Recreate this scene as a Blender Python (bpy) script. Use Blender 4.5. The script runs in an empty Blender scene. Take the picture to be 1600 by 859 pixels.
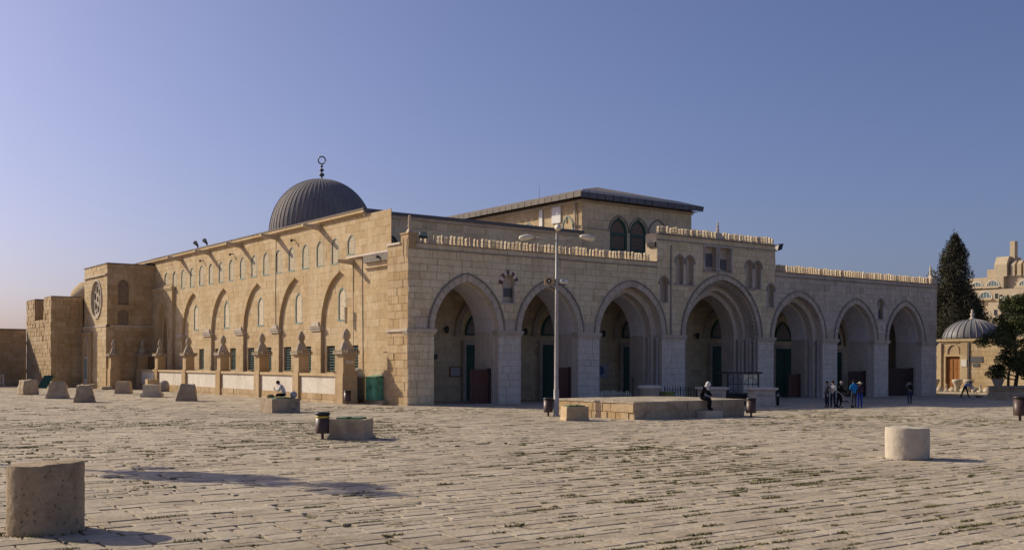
import bpy, bmesh, math, random
from math import sin, cos, pi, sqrt, atan2, acos, radians
from mathutils import Vector, Matrix, noise

random.seed(7)
S = bpy.context.scene
COL = S.collection

# ------------------------------------------------------------------ camera
cam_d = bpy.data.cameras.new('camera')
cam = bpy.data.objects.new('camera', cam_d)
COL.objects.link(cam)
cam_d.sensor_fit = 'HORIZONTAL'
cam_d.sensor_width = 36.0
cam_d.lens = 36.0 * 1663.0 / 1600.0
cam_d.shift_y = (567.0 - 429.5) / 1600.0
cam_d.clip_end = 5000
YAW = radians(36.08)
cam.matrix_world = (Matrix.Translation((-32.87, -55.82, 2.6)) @ Matrix.Rotation(-YAW, 4, 'Z')
                    @ Matrix.Rotation(pi / 2, 4, 'X') @ Matrix.Rotation(radians(0.2), 4, 'Z'))
S.camera = cam
CAMP = Vector((-32.87, -55.82, 2.6))

# ------------------------------------------------------------------ sky, sun, exposure
SUN_EL = radians(30.5)
SUN_H = Vector((-0.469, 0.883))                # horizontal direction towards the sun
world = bpy.data.worlds.new('World')
S.world = world
world.use_nodes = True
wn = world.node_tree
sky = wn.nodes.new('ShaderNodeTexSky')
sky.sky_type = 'NISHITA'
sky.sun_disc = False
sky.sun_elevation = SUN_EL
sky.sun_rotation = atan2(SUN_H.x, SUN_H.y)
sky.altitude = 1500
sky.air_density = 1.0
sky.dust_density = 8.0
sky.ozone_density = 4.0
bg = wn.nodes['Background']
bg.inputs[1].default_value = 0.063
wb = wn.nodes.new('ShaderNodeMix'); wb.data_type = 'RGBA'; wb.blend_type = 'MULTIPLY'; wb.inputs[0].default_value = 1.0
wb.inputs[7].default_value = (0.95, 0.84, 0.97, 1)          # white balance of the whole sky
wn.links.new(sky.outputs[0], wb.inputs[6]); wn.links.new(wb.outputs[2], bg.inputs[0])

sun_d = bpy.data.lights.new('sun', 'SUN')
sun_d.energy = 2.75
sun_d.angle = radians(0.6)
sun_d.color = (1.0, 0.885, 0.66)
sun = bpy.data.objects.new('sun', sun_d)
COL.objects.link(sun)
sdir = Vector((SUN_H.x * cos(SUN_EL), SUN_H.y * cos(SUN_EL), sin(SUN_EL)))
sun.rotation_euler = sdir.to_track_quat('Z', 'Y').to_euler()
sun.location = (-60, 80, 90)

S.view_settings.view_transform = 'Standard'
S.view_settings.look = 'None'
S.view_settings.exposure = 0.74
S.view_settings.gamma = 1.0

# ------------------------------------------------------------------ helpers
def gz(x):
    return -0.0041 * max(0.0, min(x, 70.0))

class MB:
    def __init__(s):
        s.v = []; s.f = []; s.m = []
    def add(s, vs, fs, mi=0):
        o = len(s.v)
        s.v += [tuple(p) for p in vs]
        for q in fs:
            s.f.append([o + i for i in q]); s.m.append(mi)
        return s
    def box(s, x0, x1, y0, y1, z0, z1, mi=0):
        return s.add([(x0,y0,z0),(x1,y0,z0),(x1,y1,z0),(x0,y1,z0),(x0,y0,z1),(x1,y0,z1),(x1,y1,z1),(x0,y1,z1)],
              [(0,3,2,1),(4,5,6,7),(0,1,5,4),(1,2,6,5),(2,3,7,6),(3,0,4,7)], mi)
    def taper(s, cx, cy, z0, z1, a0, b0, a1, b1, mi=0):
        return s.add([(cx-a0,cy-b0,z0),(cx+a0,cy-b0,z0),(cx+a0,cy+b0,z0),(cx-a0,cy+b0,z0),
                      (cx-a1,cy-b1,z1),(cx+a1,cy-b1,z1),(cx+a1,cy+b1,z1),(cx-a1,cy+b1,z1)],
              [(0,3,2,1),(4,5,6,7),(0,1,5,4),(1,2,6,5),(2,3,7,6),(3,0,4,7)], mi)
    def prism(s, poly, M, d0, d1, mi=0):
        n = len(poly)
        vs = [M(a, b, d0) for a, b in poly] + [M(a, b, d1) for a, b in poly]
        fs = [tuple(range(n)), tuple(range(2*n-1, n-1, -1))]
        fs += [(i, i+n, (i+1) % n + n, (i+1) % n) for i in range(n)]
        return s.add(vs, fs, mi)
    def lathe(s, prof, cx=0, cy=0, n=16, cap=True, mi=0, ph=0.0):
        vs = []
        for r, z in prof:
            vs += [(cx + r*cos(2*pi*i/n+ph), cy + r*sin(2*pi*i/n+ph), z) for i in range(n)]
        fs = []
        for k in range(len(prof)-1):
            for i in range(n):
                j = (i+1) % n
                fs.append((k*n+i, k*n+j, (k+1)*n+j, (k+1)*n+i))
        if cap:
            fs.append(tuple(range(n-1, -1, -1))); fs.append(tuple(range((len(prof)-1)*n, len(prof)*n)))
        return s.add(vs, fs, mi)
    def tube(s, pts, r, n=8, mi=0):
        pts = [Vector(p) for p in pts]
        rs = r if isinstance(r, (list, tuple)) else [r]*len(pts)
        vs = []
        for i, p in enumerate(pts):
            t = (pts[min(i+1, len(pts)-1)] - pts[max(i-1, 0)])
            t = t.normalized() if t.length > 1e-9 else Vector((0,0,1))
            a = Vector((0,0,1)) if abs(t.z) < .9 else Vector((1,0,0))
            u = t.cross(a).normalized(); w = t.cross(u)
            vs += [p + (u*cos(2*pi*k/n) + w*sin(2*pi*k/n))*rs[i] for k in range(n)]
        fs = []
        for i in range(len(pts)-1):
            for k in range(n):
                j = (k+1) % n
                fs.append((i*n+k, i*n+j, (i+1)*n+j, (i+1)*n+k))
        fs.append(tuple(range(n-1,-1,-1))); fs.append(tuple(range((len(pts)-1)*n, len(pts)*n)))
        return s.add(vs, fs, mi)
    def ball(s, c, rx, ry, rz, n=10, m=7, mi=0):
        prof = []
        vs = [(c[0], c[1], c[2]-rz)]
        for k in range(1, m):
            a = -pi/2 + pi*k/m
            vs += [(c[0]+rx*cos(a)*cos(2*pi*i/n), c[1]+ry*cos(a)*sin(2*pi*i/n), c[2]+rz*sin(a)) for i in range(n)]
        vs.append((c[0], c[1], c[2]+rz))
        fs = []
        for i in range(n):
            fs.append((0, 1+(i+1) % n, 1+i))
            fs.append((len(vs)-1, 1+(m-2)*n+i, 1+(m-2)*n+(i+1) % n))
        for k in range(m-2):
            for i in range(n):
                j = (i+1) % n
                fs.append((1+k*n+i, 1+k*n+j, 1+(k+1)*n+j, 1+(k+1)*n+i))
        return s.add(vs, fs, mi)
    def mesh(s, name, smooth=False, mats=None):
        me = bpy.data.meshes.new(name)
        me.from_pydata(s.v, [], s.f)
        if mats:
            for m in mats: me.materials.append(m)
            if len(mats) > 1:
                me.polygons.foreach_set('material_index', s.m)
        if smooth:
            me.polygons.foreach_set('use_smooth', [True]*len(me.polygons))
        me.update()
        return me
    def build(s, name, mat, parent=None, smooth=False, loc=None, rz=0.0):
        mats = mat if isinstance(mat, list) else [mat]
        return obj(name, s.mesh(name, smooth, mats), parent, loc, rz)

def obj(name, me, parent=None, loc=None, rz=0.0):
    o = bpy.data.objects.new(name, me)
    COL.objects.link(o)
    if parent: o.parent = parent
    if loc: o.location = loc
    if rz: o.rotation_euler.z = rz
    return o

def tag(o, label=None, cat=None, group=None, kind=None):
    if label: o['label'] = label
    if cat: o['category'] = cat
    if group: o['group'] = group
    if kind: o['kind'] = kind
    return o

def thing(name, label, cat, loc=(0,0,0), rz=0.0, group=None):
    o = bpy.data.objects.new(name, None)
    COL.objects.link(o)
    o.empty_display_size = .3
    o.location = loc; o.rotation_euler.z = rz
    return tag(o, label, cat, group)

def copy_tree(o, parent=None):
    c = o.copy(); COL.objects.link(c); c.parent = parent
    for ch in list(o.children): copy_tree(ch, c)
    return c

def rough_block(pts_fn, seed, amp, nx=10, ny=10, nz=8):
    """a box grid pushed by noise: pts_fn(u,v,w in 0..1) -> Vector"""
    mb = MB(); idx = {}
    def vid(i, j, k):
        key = (i, j, k)
        if key not in idx:
            p = pts_fn(i/nx, j/ny, k/nz)
            q = p*2.3 + Vector((seed*7.1, seed*3.3, seed))
            p = p + Vector(noise.noise_vector(q))*amp + Vector(noise.noise_vector(q*3.1))*amp*.45
            idx[key] = len(mb.v); mb.v.append(tuple(p))
        return idx[key]
    def q(a, b, c, d): mb.f.append([a, b, c, d]); mb.m.append(0)
    for i in range(nx):
        for j in range(ny):
            q(vid(i,j,nz), vid(i+1,j,nz), vid(i+1,j+1,nz), vid(i,j+1,nz))
            q(vid(i,j,0), vid(i,j+1,0), vid(i+1,j+1,0), vid(i+1,j,0))
    for i in range(nx):
        for k in range(nz):
            q(vid(i,0,k), vid(i+1,0,k), vid(i+1,0,k+1), vid(i,0,k+1))
            q(vid(i,ny,k), vid(i,ny,k+1), vid(i+1,ny,k+1), vid(i+1,ny,k))
    for j in range(ny):
        for k in range(nz):
            q(vid(0,j,k), vid(0,j,k+1), vid(0,j+1,k+1), vid(0,j+1,k))
            q(vid(nx,j,k), vid(nx,j+1,k), vid(nx,j+1,k+1), vid(nx,j,k+1))
    return mb

# ------------------------------------------------------------------ materials
def new_mat(name):
    m = bpy.data.materials.new(name); m.use_nodes = True
    nt = m.node_tree
    b = nt.nodes['Principled BSDF']
    return m, nt, b

def N(nt, t, **kw):
    n = nt.nodes.new(t)
    for k, v in kw.items(): setattr(n, k, v)
    return n

def ramp(nt, fac, stops):
    r = N(nt, 'ShaderNodeValToRGB')
    e = r.color_ramp.elements
    while len(e) > 1: e.remove(e[-1])
    e[0].position = stops[0][0]; e[0].color = (*stops[0][1], 1)
    for p, c in stops[1:]:
        q = e.new(p); q.color = (*c, 1)
    nt.links.new(fac, r.inputs[0])
    return r.outputs[0]

def mixc(nt, fac, a, b, mode='MIX'):
    m = N(nt, 'ShaderNodeMix', data_type='RGBA', blend_type=mode)
    if isinstance(fac, float): m.inputs[0].default_value = fac
    else: nt.links.new(fac, m.inputs[0])
    for s, i in ((a, 6), (b, 7)):
        if isinstance(s, tuple): m.inputs[i].default_value = (*s, 1)
        else: nt.links.new(s, m.inputs[i])
    return m.outputs[2]

def tnoise(nt, vec, scale, detail=4, rough=.6):
    n = N(nt, 'ShaderNodeTexNoise')
    n.inputs['Scale'].default_value = scale; n.inputs['Detail'].default_value = detail
    n.inputs['Roughness'].default_value = rough
    nt.links.new(vec, n.inputs['Vector'])
    return n.outputs[0]

def stone(name, tones, stain=(.30,.26,.22), stain_amt=.5, pit=.35, rough=.9, bump=.35, bscale=9.0, weather=.35, spec=.2, var=1.0, big=0.0, patch=None):
    m, nt, b = new_mat(name)
    geo = N(nt, 'ShaderNodeNewGeometry'); oi = N(nt, 'ShaderNodeObjectInfo')
    pos = geo.outputs['Position']
    add = N(nt, 'ShaderNodeMath', operation='ADD'); fr = N(nt, 'ShaderNodeMath', operation='FRACT')
    nt.links.new(geo.outputs['Random Per Island'], add.inputs[0]); nt.links.new(oi.outputs['Random'], add.inputs[1])
    nt.links.new(add.outputs[0], fr.inputs[0])
    k = len(tones)
    base = ramp(nt, fr.outputs[0], [(i/(k-1), c) for i, c in enumerate(tones)])
    avg = tuple(sum(t[i] for t in tones)/k for i in range(3))
    base = mixc(nt, 1.0-var, base, avg)
    # broad weathering
    w = tnoise(nt, pos, .45, 5, .62)
    wf = N(nt, 'ShaderNodeMapRange'); wf.inputs[1].default_value = .45; wf.inputs[2].default_value = .72
    nt.links.new(w, wf.inputs[0])
    wm = N(nt, 'ShaderNodeMath', operation='MULTIPLY'); wm.inputs[1].default_value = weather
    nt.links.new(wf.outputs[0], wm.inputs[0])
    c = mixc(nt, wm.outputs[0], base, stain)
    if patch:                                            # paler repaired areas
        pr = N(nt, 'ShaderNodeMapRange'); pr.inputs[1].default_value = .50; pr.inputs[2].default_value = .60; pr.inputs[4].default_value = .6
        nt.links.new(tnoise(nt, pos, .33, 3, .5), pr.inputs[0])
        c = mixc(nt, pr.outputs[0], c, patch)
    # rain streaks
    mp = N(nt, 'ShaderNodeMapping'); mp.inputs['Scale'].default_value = (2.2, 2.2, .16)
    nt.links.new(pos, mp.inputs['Vector'])
    st = N(nt, 'ShaderNodeMapRange'); st.inputs[1].default_value = .52; st.inputs[2].default_value = .78
    nt.links.new(tnoise(nt, mp.outputs[0], 1.0, 5, .65), st.inputs[0])
    sm = N(nt, 'ShaderNodeMath', operation='MULTIPLY'); sm.inputs[1].default_value = stain_amt
    nt.links.new(st.outputs[0], sm.inputs[0])
    c = mixc(nt, sm.outputs[0], c, tuple(x*.8 for x in stain))
    # mottling
    n2 = tnoise(nt, pos, 3.2, 6, .7)
    mot = ramp(nt, n2, [(.25, (.72,.70,.68)), (.5, (1,1,1)), (.8, (1.16,1.14,1.10))])
    c = mixc(nt, .8, c, mot, 'MULTIPLY')
    if big:
        bgn = ramp(nt, tnoise(nt, pos, .11, 4, .6), [(.30, (.74,.73,.70)), (.48, (1,1,1)), (.70, (1.12,1.10,1.06))])
        c = mixc(nt, big, c, bgn, 'MULTIPLY')
        sp = ramp(nt, tnoise(nt, pos, 1.3, 3, .55), [(.56, (1,1,1)), (.66, (.66,.64,.60))])
        c = mixc(nt, big*.7, c, sp, 'MULTIPLY')
    # pits and dark specks
    n3 = tnoise(nt, pos, bscale*2.2, 6, .75)
    pf = N(nt, 'ShaderNodeMapRange'); pf.inputs[1].default_value = .60; pf.inputs[2].default_value = .74
    nt.links.new(n3, pf.inputs[0])
    pm = N(nt, 'ShaderNodeMath', operation='MULTIPLY'); pm.inputs[1].default_value = pit
    nt.links.new(pf.outputs[0], pm.inputs[0])
    c = mixc(nt, pm.outputs[0], c, tuple(x*.45 for x in stain))
    nt.links.new(c, b.inputs['Base Color'])
    b.inputs['Roughness'].default_value = rough
    b.inputs['Specular IOR Level'].default_value = spec
    n4 = tnoise(nt, pos, bscale, 8, .7)
    hsum = N(nt, 'ShaderNodeMath', operation='SUBTRACT')
    nt.links.new(n4, hsum.inputs[0]); nt.links.new(pm.outputs[0], hsum.inputs[1])
    bp = N(nt, 'ShaderNodeBump'); bp.inputs['Strength'].default_value = bump; bp.inputs['Distance'].default_value = .05
    nt.links.new(hsum.outputs[0], bp.inputs['Height']); nt.links.new(bp.outputs[0], b.inputs['Normal'])
    return m

def plain(name, col, rough=.6, metal=0.0, var=.18, scale=5.0, bump=.08, spec=.4):
    m, nt, b = new_mat(name)
    geo = N(nt, 'ShaderNodeNewGeometry')
    n = tnoise(nt, geo.outputs['Position'], scale, 5, .65)
    c = ramp(nt, n, [(.25, tuple(x*(1-var*1.6) for x in col)), (.5, col), (.78, tuple(min(1, x*(1+var)) for x in col))])
    nt.links.new(c, b.inputs['Base Color'])
    b.inputs['Roughness'].default_value = rough; b.inputs['Metallic'].default_value = metal
    b.inputs['Specular IOR Level'].default_value = spec
    bp = N(nt, 'ShaderNodeBump'); bp.inputs['Strength'].default_value = bump; bp.inputs['Distance'].default_value = .02
    nt.links.new(tnoise(nt, geo.outputs['Position'], scale*6, 4), bp.inputs['Height']); nt.links.new(bp.outputs[0], b.inputs['Normal'])
    return m

def leafmat(name, tones, trans=.25):
    m, nt, b = new_mat(name)
    geo = N(nt, 'ShaderNodeNewGeometry')
    c1 = ramp(nt, geo.outputs['Random Per Island'], [(i/(len(tones)-1), t) for i, t in enumerate(tones)])
    nt.links.new(c1, b.inputs['Base Color'])
    b.inputs['Roughness'].default_value = .7; b.inputs['Specular IOR Level'].default_value = .2
    return m

def grille_mat(name, light, dark, scale):
    m, nt, b = new_mat(name)
    tc = N(nt, 'ShaderNodeTexCoord')
    v = N(nt, 'ShaderNodeTexVoronoi', feature='DISTANCE_TO_EDGE')
    v.inputs['Scale'].default_value = scale
    v.inputs['Randomness'].default_value = .55
    nt.links.new(tc.outputs['Object'], v.inputs['Vector'])
    c = ramp(nt, v.outputs[0], [(0.0, light), (.16, light), (.22, dark), (1.0, dark)])
    nt.links.new(c, b.inputs['Base Color'])
    b.inputs['Roughness'].default_value = .8
    bp = N(nt, 'ShaderNodeBump', invert=True); bp.inputs['Strength'].default_value = .8; bp.inputs['Distance'].default_value = .03
    nt.links.new(v.outputs[0], bp.inputs['Height']); nt.links.new(bp.outputs[0], b.inputs['Normal'])
    return m

M_EAST = stone('honey_limestone', [(.49,.355,.195),(.56,.41,.235),(.52,.38,.21),(.61,.475,.30),(.47,.34,.19),(.58,.45,.285),(.54,.40,.225),(.44,.32,.185)], patch=(.61,.48,.31), stain=(.42,.29,.155), weather=.4, pit=.25)
M_EASTL = stone('honey_limestone_worn', [(.50,.36,.21),(.57,.43,.27),(.45,.31,.16),(.55,.40,.24)], stain=(.33,.22,.11), weather=.6, pit=.6, bump=.6)
M_NORTH = stone('grey_limestone', [(.72,.59,.385),(.76,.63,.42),(.74,.61,.40),(.78,.655,.44),(.65,.53,.345),(.72,.59,.39),(.60,.485,.32)], stain=(.50,.39,.25), patch=(.78,.67,.48), weather=.45, pit=.3, stain_amt=.5)
M_NWEST = stone('pale_grey_limestone', [(.58,.49,.40),(.63,.535,.44),(.60,.51,.42),(.65,.56,.46),(.56,.475,.385),(.48,.40,.32)], stain=(.38,.315,.25), weather=.5, pit=.35, stain_amt=.5)
M_PIER = stone('pale_limestone', [(.66,.57,.48),(.71,.62,.53),(.68,.59,.50),(.73,.645,.555)], stain=(.46,.385,.31), weather=.3, pit=.35, bump=.5)
M_TRIM = stone('moulded_limestone', [(.56,.475,.38),(.61,.52,.42),(.52,.435,.35)], stain=(.32,.28,.24), weather=.55, pit=.3)
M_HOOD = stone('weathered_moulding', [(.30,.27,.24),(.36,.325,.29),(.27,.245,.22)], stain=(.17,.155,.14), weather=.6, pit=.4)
M_MORTAR = stone('mortar', [(.36,.265,.155),(.40,.30,.18)], stain=(.27,.20,.12), weather=.5)
M_MORTARN = stone('grey_mortar', [(.46,.375,.27),(.50,.41,.30)], stain=(.32,.26,.19), weather=.5)
M_FIN = stone('finial_stone', [(.42,.34,.245),(.47,.385,.285)], stain=(.24,.19,.135), weather=.7, pit=.4)
M_MERLON = stone('crest_stone', [(.60,.495,.345),(.64,.535,.385),(.56,.455,.315),(.61,.48,.345)], stain=(.40,.30,.20), weather=.3, pit=.2)
M_PAVE = stone('paving_limestone', [(.44,.365,.27),(.50,.425,.32),(.46,.385,.285),(.55,.47,.355),(.38,.315,.23),(.48,.395,.285)], stain=(.34,.275,.21), weather=.6, pit=.65, bump=.9, bscale=8, rough=.85, spec=.25, big=.8, stain_amt=.1)
M_PORCHF = stone('polished_paving', [(.36,.32,.28),(.40,.355,.31),(.38,.335,.29)], stain=(.28,.25,.22), weather=.4, pit=.1, bump=.1, rough=.38, spec=.5)
M_DIRT = stone('joint_soil', [(.22,.18,.13),(.27,.22,.16)], stain=(.12,.115,.04), weather=.9, pit=.6, bump=.8)
M_FAR = stone('far_paving', [(.42,.355,.285),(.42,.355,.285)], stain=(.31,.255,.20), weather=.6, pit=.5, bump=.5)
M_COLUMN = stone('eroded_column_stone', [(.44,.33,.215),(.49,.375,.25)], stain=(.19,.145,.095), patch=(.47,.35,.21), big=.9, weather=.95, pit=.95, bump=.9, bscale=7)
M_COLUMN2 = stone('pale_column_stone', [(.52,.455,.36),(.55,.48,.38)], stain=(.40,.33,.24), big=.5, weather=.6, pit=.55, bump=.5, bscale=7)
M_BLOCK = stone('plaza_block_stone', [(.47,.375,.265),(.51,.41,.295)], stain=(.29,.22,.145), big=.8, weather=.7, pit=.6, bump=.8, bscale=7)
M_WHITEW = stone('whitewashed_panel', [(.72,.66,.57),(.75,.69,.60)], stain=(.52,.44,.34), weather=.55, pit=.15)
M_PLASTER = stone('vault_plaster', [(.74,.69,.68),(.76,.71,.70)], stain=(.62,.56,.53), weather=.4, pit=.05, bump=.1)
M_LEAD = stone('dome_lead', [(.17,.155,.16),(.22,.20,.20),(.19,.175,.175)], stain=(.29,.25,.215), weather=.7, pit=.2, rough=.8, bump=.2, spec=.2)
M_LEADR = stone('roof_lead', [(.075,.08,.10),(.10,.105,.125)], stain=(.16,.15,.15), weather=.5, pit=.1, rough=.5, bump=.15, spec=.4)
M_LEADT = stone('roof_tan_sheet', [(.20,.17,.145),(.24,.20,.17)], stain=(.13,.12,.11), weather=.4, pit=.1, rough=.7)
M_GREEN = plain('green_door_paint', (.016,.075,.055), .55)
M_GREENW = plain('green_window_paint', (.012,.085,.055), .5)
M_TEAL = plain('faded_teal_paint', (.16,.235,.21), .6)
M_WOODR = plain('red_brown_wood', (.115,.045,.032), .6, var=.35, scale=9)
M_WOODO = plain('orange_brown_wood', (.36,.145,.04), .5, var=.3, scale=9)
M_DARKWOOD = plain('black_brown_wood', (.055,.03,.025), .6)
M_DARK = plain('dark_opening', (.02,.02,.022), .8)
M_DARKMET = plain('dark_ironwork', (.035,.035,.04), .5, spec=.4)
M_GLASS = plain('dark_window_glass', (.02,.03,.03), .15, spec=.6)
M_POST = plain('galvanised_grey_paint', (.40,.37,.34), .45)
M_WHITE = plain('white_paint', (.72,.70,.66), .5)
M_LAMPW = plain('cream_lamp_cover', (.72,.66,.52), .4)
M_BIN = plain('brown_bin_paint', (.075,.042,.035), .45, var=.15)
M_BINK = plain('black_bin_rim', (.022,.02,.022), .4)
M_YELL = plain('yellow_band', (.50,.34,.05), .5)
M_GRCAB = plain('green_cabinet_paint', (.14,.40,.26), .35, var=.4, scale=2.5)
M_TANK = plain('grey_brown_tank', (.20,.165,.15), .5)
M_LID = plain('green_lid', (.035,.13,.06), .55)
M_YG = plain('yellow_green_crate', (.25,.30,.05), .6)
M_GRILLE = grille_mat('cream_stone_grille', (.62,.51,.35), (.20,.15,.095), 7.5)
M_GRILLEN = grille_mat('grey_stone_grille', (.30,.26,.22), (.045,.042,.04), 7.0)
M_GRILLEB = grille_mat('carved_brown_grille', (.27,.195,.13), (.06,.045,.035), 9.0)
M_PLAQ = plain('dark_plaque', (.075,.075,.085), .5)
M_PLAQL = plain('plaque_lettering_bands', (.21,.205,.21), .6)
M_MARBLE = plain('marble_column', (.40,.36,.34), .5)
M_REDST = plain('dark_red_voussoir', (.16,.085,.075), .8)
M_SIGNW = plain('paper_notice', (.50,.50,.52), .6)
M_BLUE = plain('blue_notice', (.13,.14,.30), .5)

# ------------------------------------------------------------------ walls built course by course
class Op:
    """opening with straight jambs up to zs and a pointed head to za (zs==za: flat head)"""
    def __init__(s, c, a, z0, zs, za):
        s.c, s.a, s.z0, s.zs, s.za = c, a, z0, zs, za
        s.flat = za - zs < 1e-6
        if not s.flat:
            r = za - zs
            s.k = max((r*r - a*a)/(2*a), 0.0); s.R = a + s.k
            s.sc = r/sqrt(max(s.R**2 - s.k**2, 1e-9))
    def half(s, z):
        if z <= s.zs: return s.a
        if s.flat or z >= s.za: return 0.0
        t = (z - s.zs)/s.sc
        return max(sqrt(max(s.R**2 - t*t, 0)) - s.k, 0.0)
    def arc(s, off=0.0, n=14):
        """points from left springing over the apex to the right springing, offset outwards"""
        R = s.R + off
        tm = acos(min(s.k/R, 1.0))
        pts = [(s.c - (R*cos(tm*i/n) - s.k), s.zs + R*sin(tm*i/n)*s.sc) for i in range(n+1)]
        return pts + [(2*s.c - x, z) for x, z in reversed(pts[:-1])]
    def outline(s, off=0.0, n=12):
        if s.flat:
            return [(s.c-s.a-off, s.z0), (s.c-s.a-off, s.zs+off), (s.c+s.a+off, s.zs+off), (s.c+s.a+off, s.z0)]
        return [(s.c-s.a-off, s.z0)] + s.arc(off, n) + [(s.c+s.a+off, s.z0)]

def courses(s0, s1, z0, z1, h, ops, rng, seglen, gap, breaks=()):
    """yields block polygons (s,z) and course polygons for the backing"""
    zb = {z0, z1} | {b for b in breaks if z0 < b < z1}
    for o in ops:
        for q in ([o.z0, o.za] if o.flat else [o.z0]):
            if z0 < q < z1: zb.add(q)
    zb = sorted(zb)
    blocks, backs = [], []
    for za, ze in zip(zb[:-1], zb[1:]):
        n = max(1, round((ze-za)/h))
        w = [1 + rng.uniform(-.18, .18) for _ in range(n)]
        t = sum(w); z = za
        for i in range(n):
            zn = z + w[i]/t*(ze-za)
            act = sorted([o for o in ops if o.z0 < zn-1e-4 and o.za > z+1e-4], key=lambda o: o.c)
            edges = [None]
            for o in act: edges.append(o)
            for ei, lo in enumerate(edges):
                ro = edges[ei+1] if ei+1 < len(edges) else None
                L = (lambda q, o=lo: s0 if o is None else max(s0, min(s1, o.c + o.half(q))))
                Rr = (lambda q, o=ro: s1 if o is None else max(s0, min(s1, o.c - o.half(q))))
                zs4 = [z + (zn-z)*k/4 for k in range(5)]
                wid = [Rr(q)-L(q) for q in zs4]
                if max(wid) < .05: continue
                lc = lo is not None and not lo.flat and zn > lo.zs
                rc = ro is not None and not ro.flat and zn > ro.zs
                def side(F, curved, a, b, d):
                    qs = [a + (b-a)*k/4 for k in range(5)] if curved else [a, b]
                    return [(F(q)+d, q) for q in qs]
                backs.append(side(L, lc, z, zn, 0) + side(Rr, rc, z, zn, 0)[::-1])
                g = gap/2
                lmax = max(L(q) for q in zs4); rmin = min(Rr(q) for q in zs4)
                cuts = []
                x = lmax + rng.uniform(.35, 1.0)*seglen
                while x < rmin - .4*seglen:
                    cuts.append(x); x += seglen*rng.uniform(.55, 1.35)
                lefts = [None] + cuts; rights = cuts + [None]
                for a, b in zip(lefts, rights):
                    le = side(L, lc, z+g, zn-g, g) if a is None else [(a+g, z+g), (a+g, zn-g)]
                    re = side(Rr, rc, z+g, zn-g, -g) if b is None else [(b-g, z+g), (b-g, zn-g)]
                    if a is None and b is None:
                        re = [(max(re[min(k, len(re)-1)][0], le[min(k, len(le)-1)][0]), re[k][1]) for k in range(len(re))] if len(re) == len(le) else re
                    if max(p[0] for p in re) - min(p[0] for p in le) < .06: continue
                    blocks.append(le + re[::-1])
            z = zn
    return blocks, backs

def block_into(mb, poly, M, rng, jit=.012, deep=.03):
    d = -abs(rng.gauss(0, jit))
    n = len(poly)
    t = [rng.uniform(-.004, .004) for _ in range(2)]
    cx = sum(p[0] for p in poly)/n; cz = sum(p[1] for p in poly)/n
    fv = [M(a, b, d + t[0]*(a-cx) + t[1]*(b-cz)) for a, b in poly] + [M(a, b, deep) for a, b in poly]
    mb.add(fv, [tuple(range(n))] + [(i, i+n, (i+1) % n + n, (i+1) % n) for i in range(n)])

def block_wall(name, parent, M, s0, s1, z0, z1, h, ops, mat, mortar, seed, seglen=.85, gap=.016, jit=.012, breaks=(), pick=None, stone_name='stone'):
    """backing part with its blocks; pick(poly)->True makes that block an object of its own"""
    rng = random.Random(seed)
    blocks, backs = courses(s0, s1, z0, z1, h, ops, rng, seglen, gap, breaks)
    bb = MB()
    for p in backs:
        bb.add([M(a, b, .028) for a, b in p], [tuple(range(len(p)))])
    back = bb.build(name, mortar, parent)
    mb = MB(); single = 0
    for p in blocks:
        m1 = mat(p) if callable(mat) else mat
        if pick and pick(p):
            q = MB(); block_into(q, p, M, rng, jit); q.build(stone_name, m1, back); single += 1
        else:
            if not callable(mat): block_into(mb, p, M, rng, jit)
            else:
                mm = mb.__dict__.setdefault('_by', {})
                block_into(mm.setdefault(m1.name, MB()), p, M, rng, jit)
    if callable(mat):
        mats, tot = [], MB()
        for i, (nm, q) in enumerate(mb.__dict__.get('_by', {}).items()):
            mats.append(bpy.data.materials[nm]); tot.add(q.v, q.f, i)
        if tot.v: tag(tot.build('stonework', mats, back), kind='stuff')
    elif mb.v:
        tag(mb.build('stonework', mat, back), kind='stuff')
    return back

def reveal(mb, op, M, d0, d1, part='all', off=0.0):
    pts = op.outline(off)
    if part == 'head': pts = op.arc(off)
    elif part == 'jamb':
        for x in (op.c-op.a, op.c+op.a):
            mb.add([M(x, op.z0, d0), M(x, op.z0, d1), M(x, op.zs, d1), M(x, op.zs, d0)], [(0,1,2,3)])
        return
    n = len(pts)
    vs = [M(a, b, d0) for a, b in pts] + [M(a, b, d1) for a, b in pts]
    mb.add(vs, [(i, i+1, i+1+n, i+n) for i in range(n-1)])

def ringface(mb, inner, outer, M, d):
    n = len(inner)
    mb.add([M(a, b, d) for a, b in inner] + [M(a, b, d) for a, b in outer], [(i, i+1, i+1+n, i+n) for i in range(n-1)])

def ring_solid(mb, inner, outer, M, d0, d1):
    n = len(inner)
    vs = [M(a,b,d0) for a,b in inner] + [M(a,b,d0) for a,b in outer] + [M(a,b,d1) for a,b in inner] + [M(a,b,d1) for a,b in outer]
    fs = []
    for i in range(n-1):
        fs += [(i,i+1,i+1+n,i+n), (2*n+i, 3*n+i, 3*n+i+1, 2*n+i+1), (i, i+2*n, i+1+2*n, i+1), (i+n, i+n+1, i+3*n+1, i+3*n)]
    fs += [(0, n, 3*n, 2*n), (n-1, 3*n-1, 4*n-1, 2*n-1)]
    mb.add(vs, fs)

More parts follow.
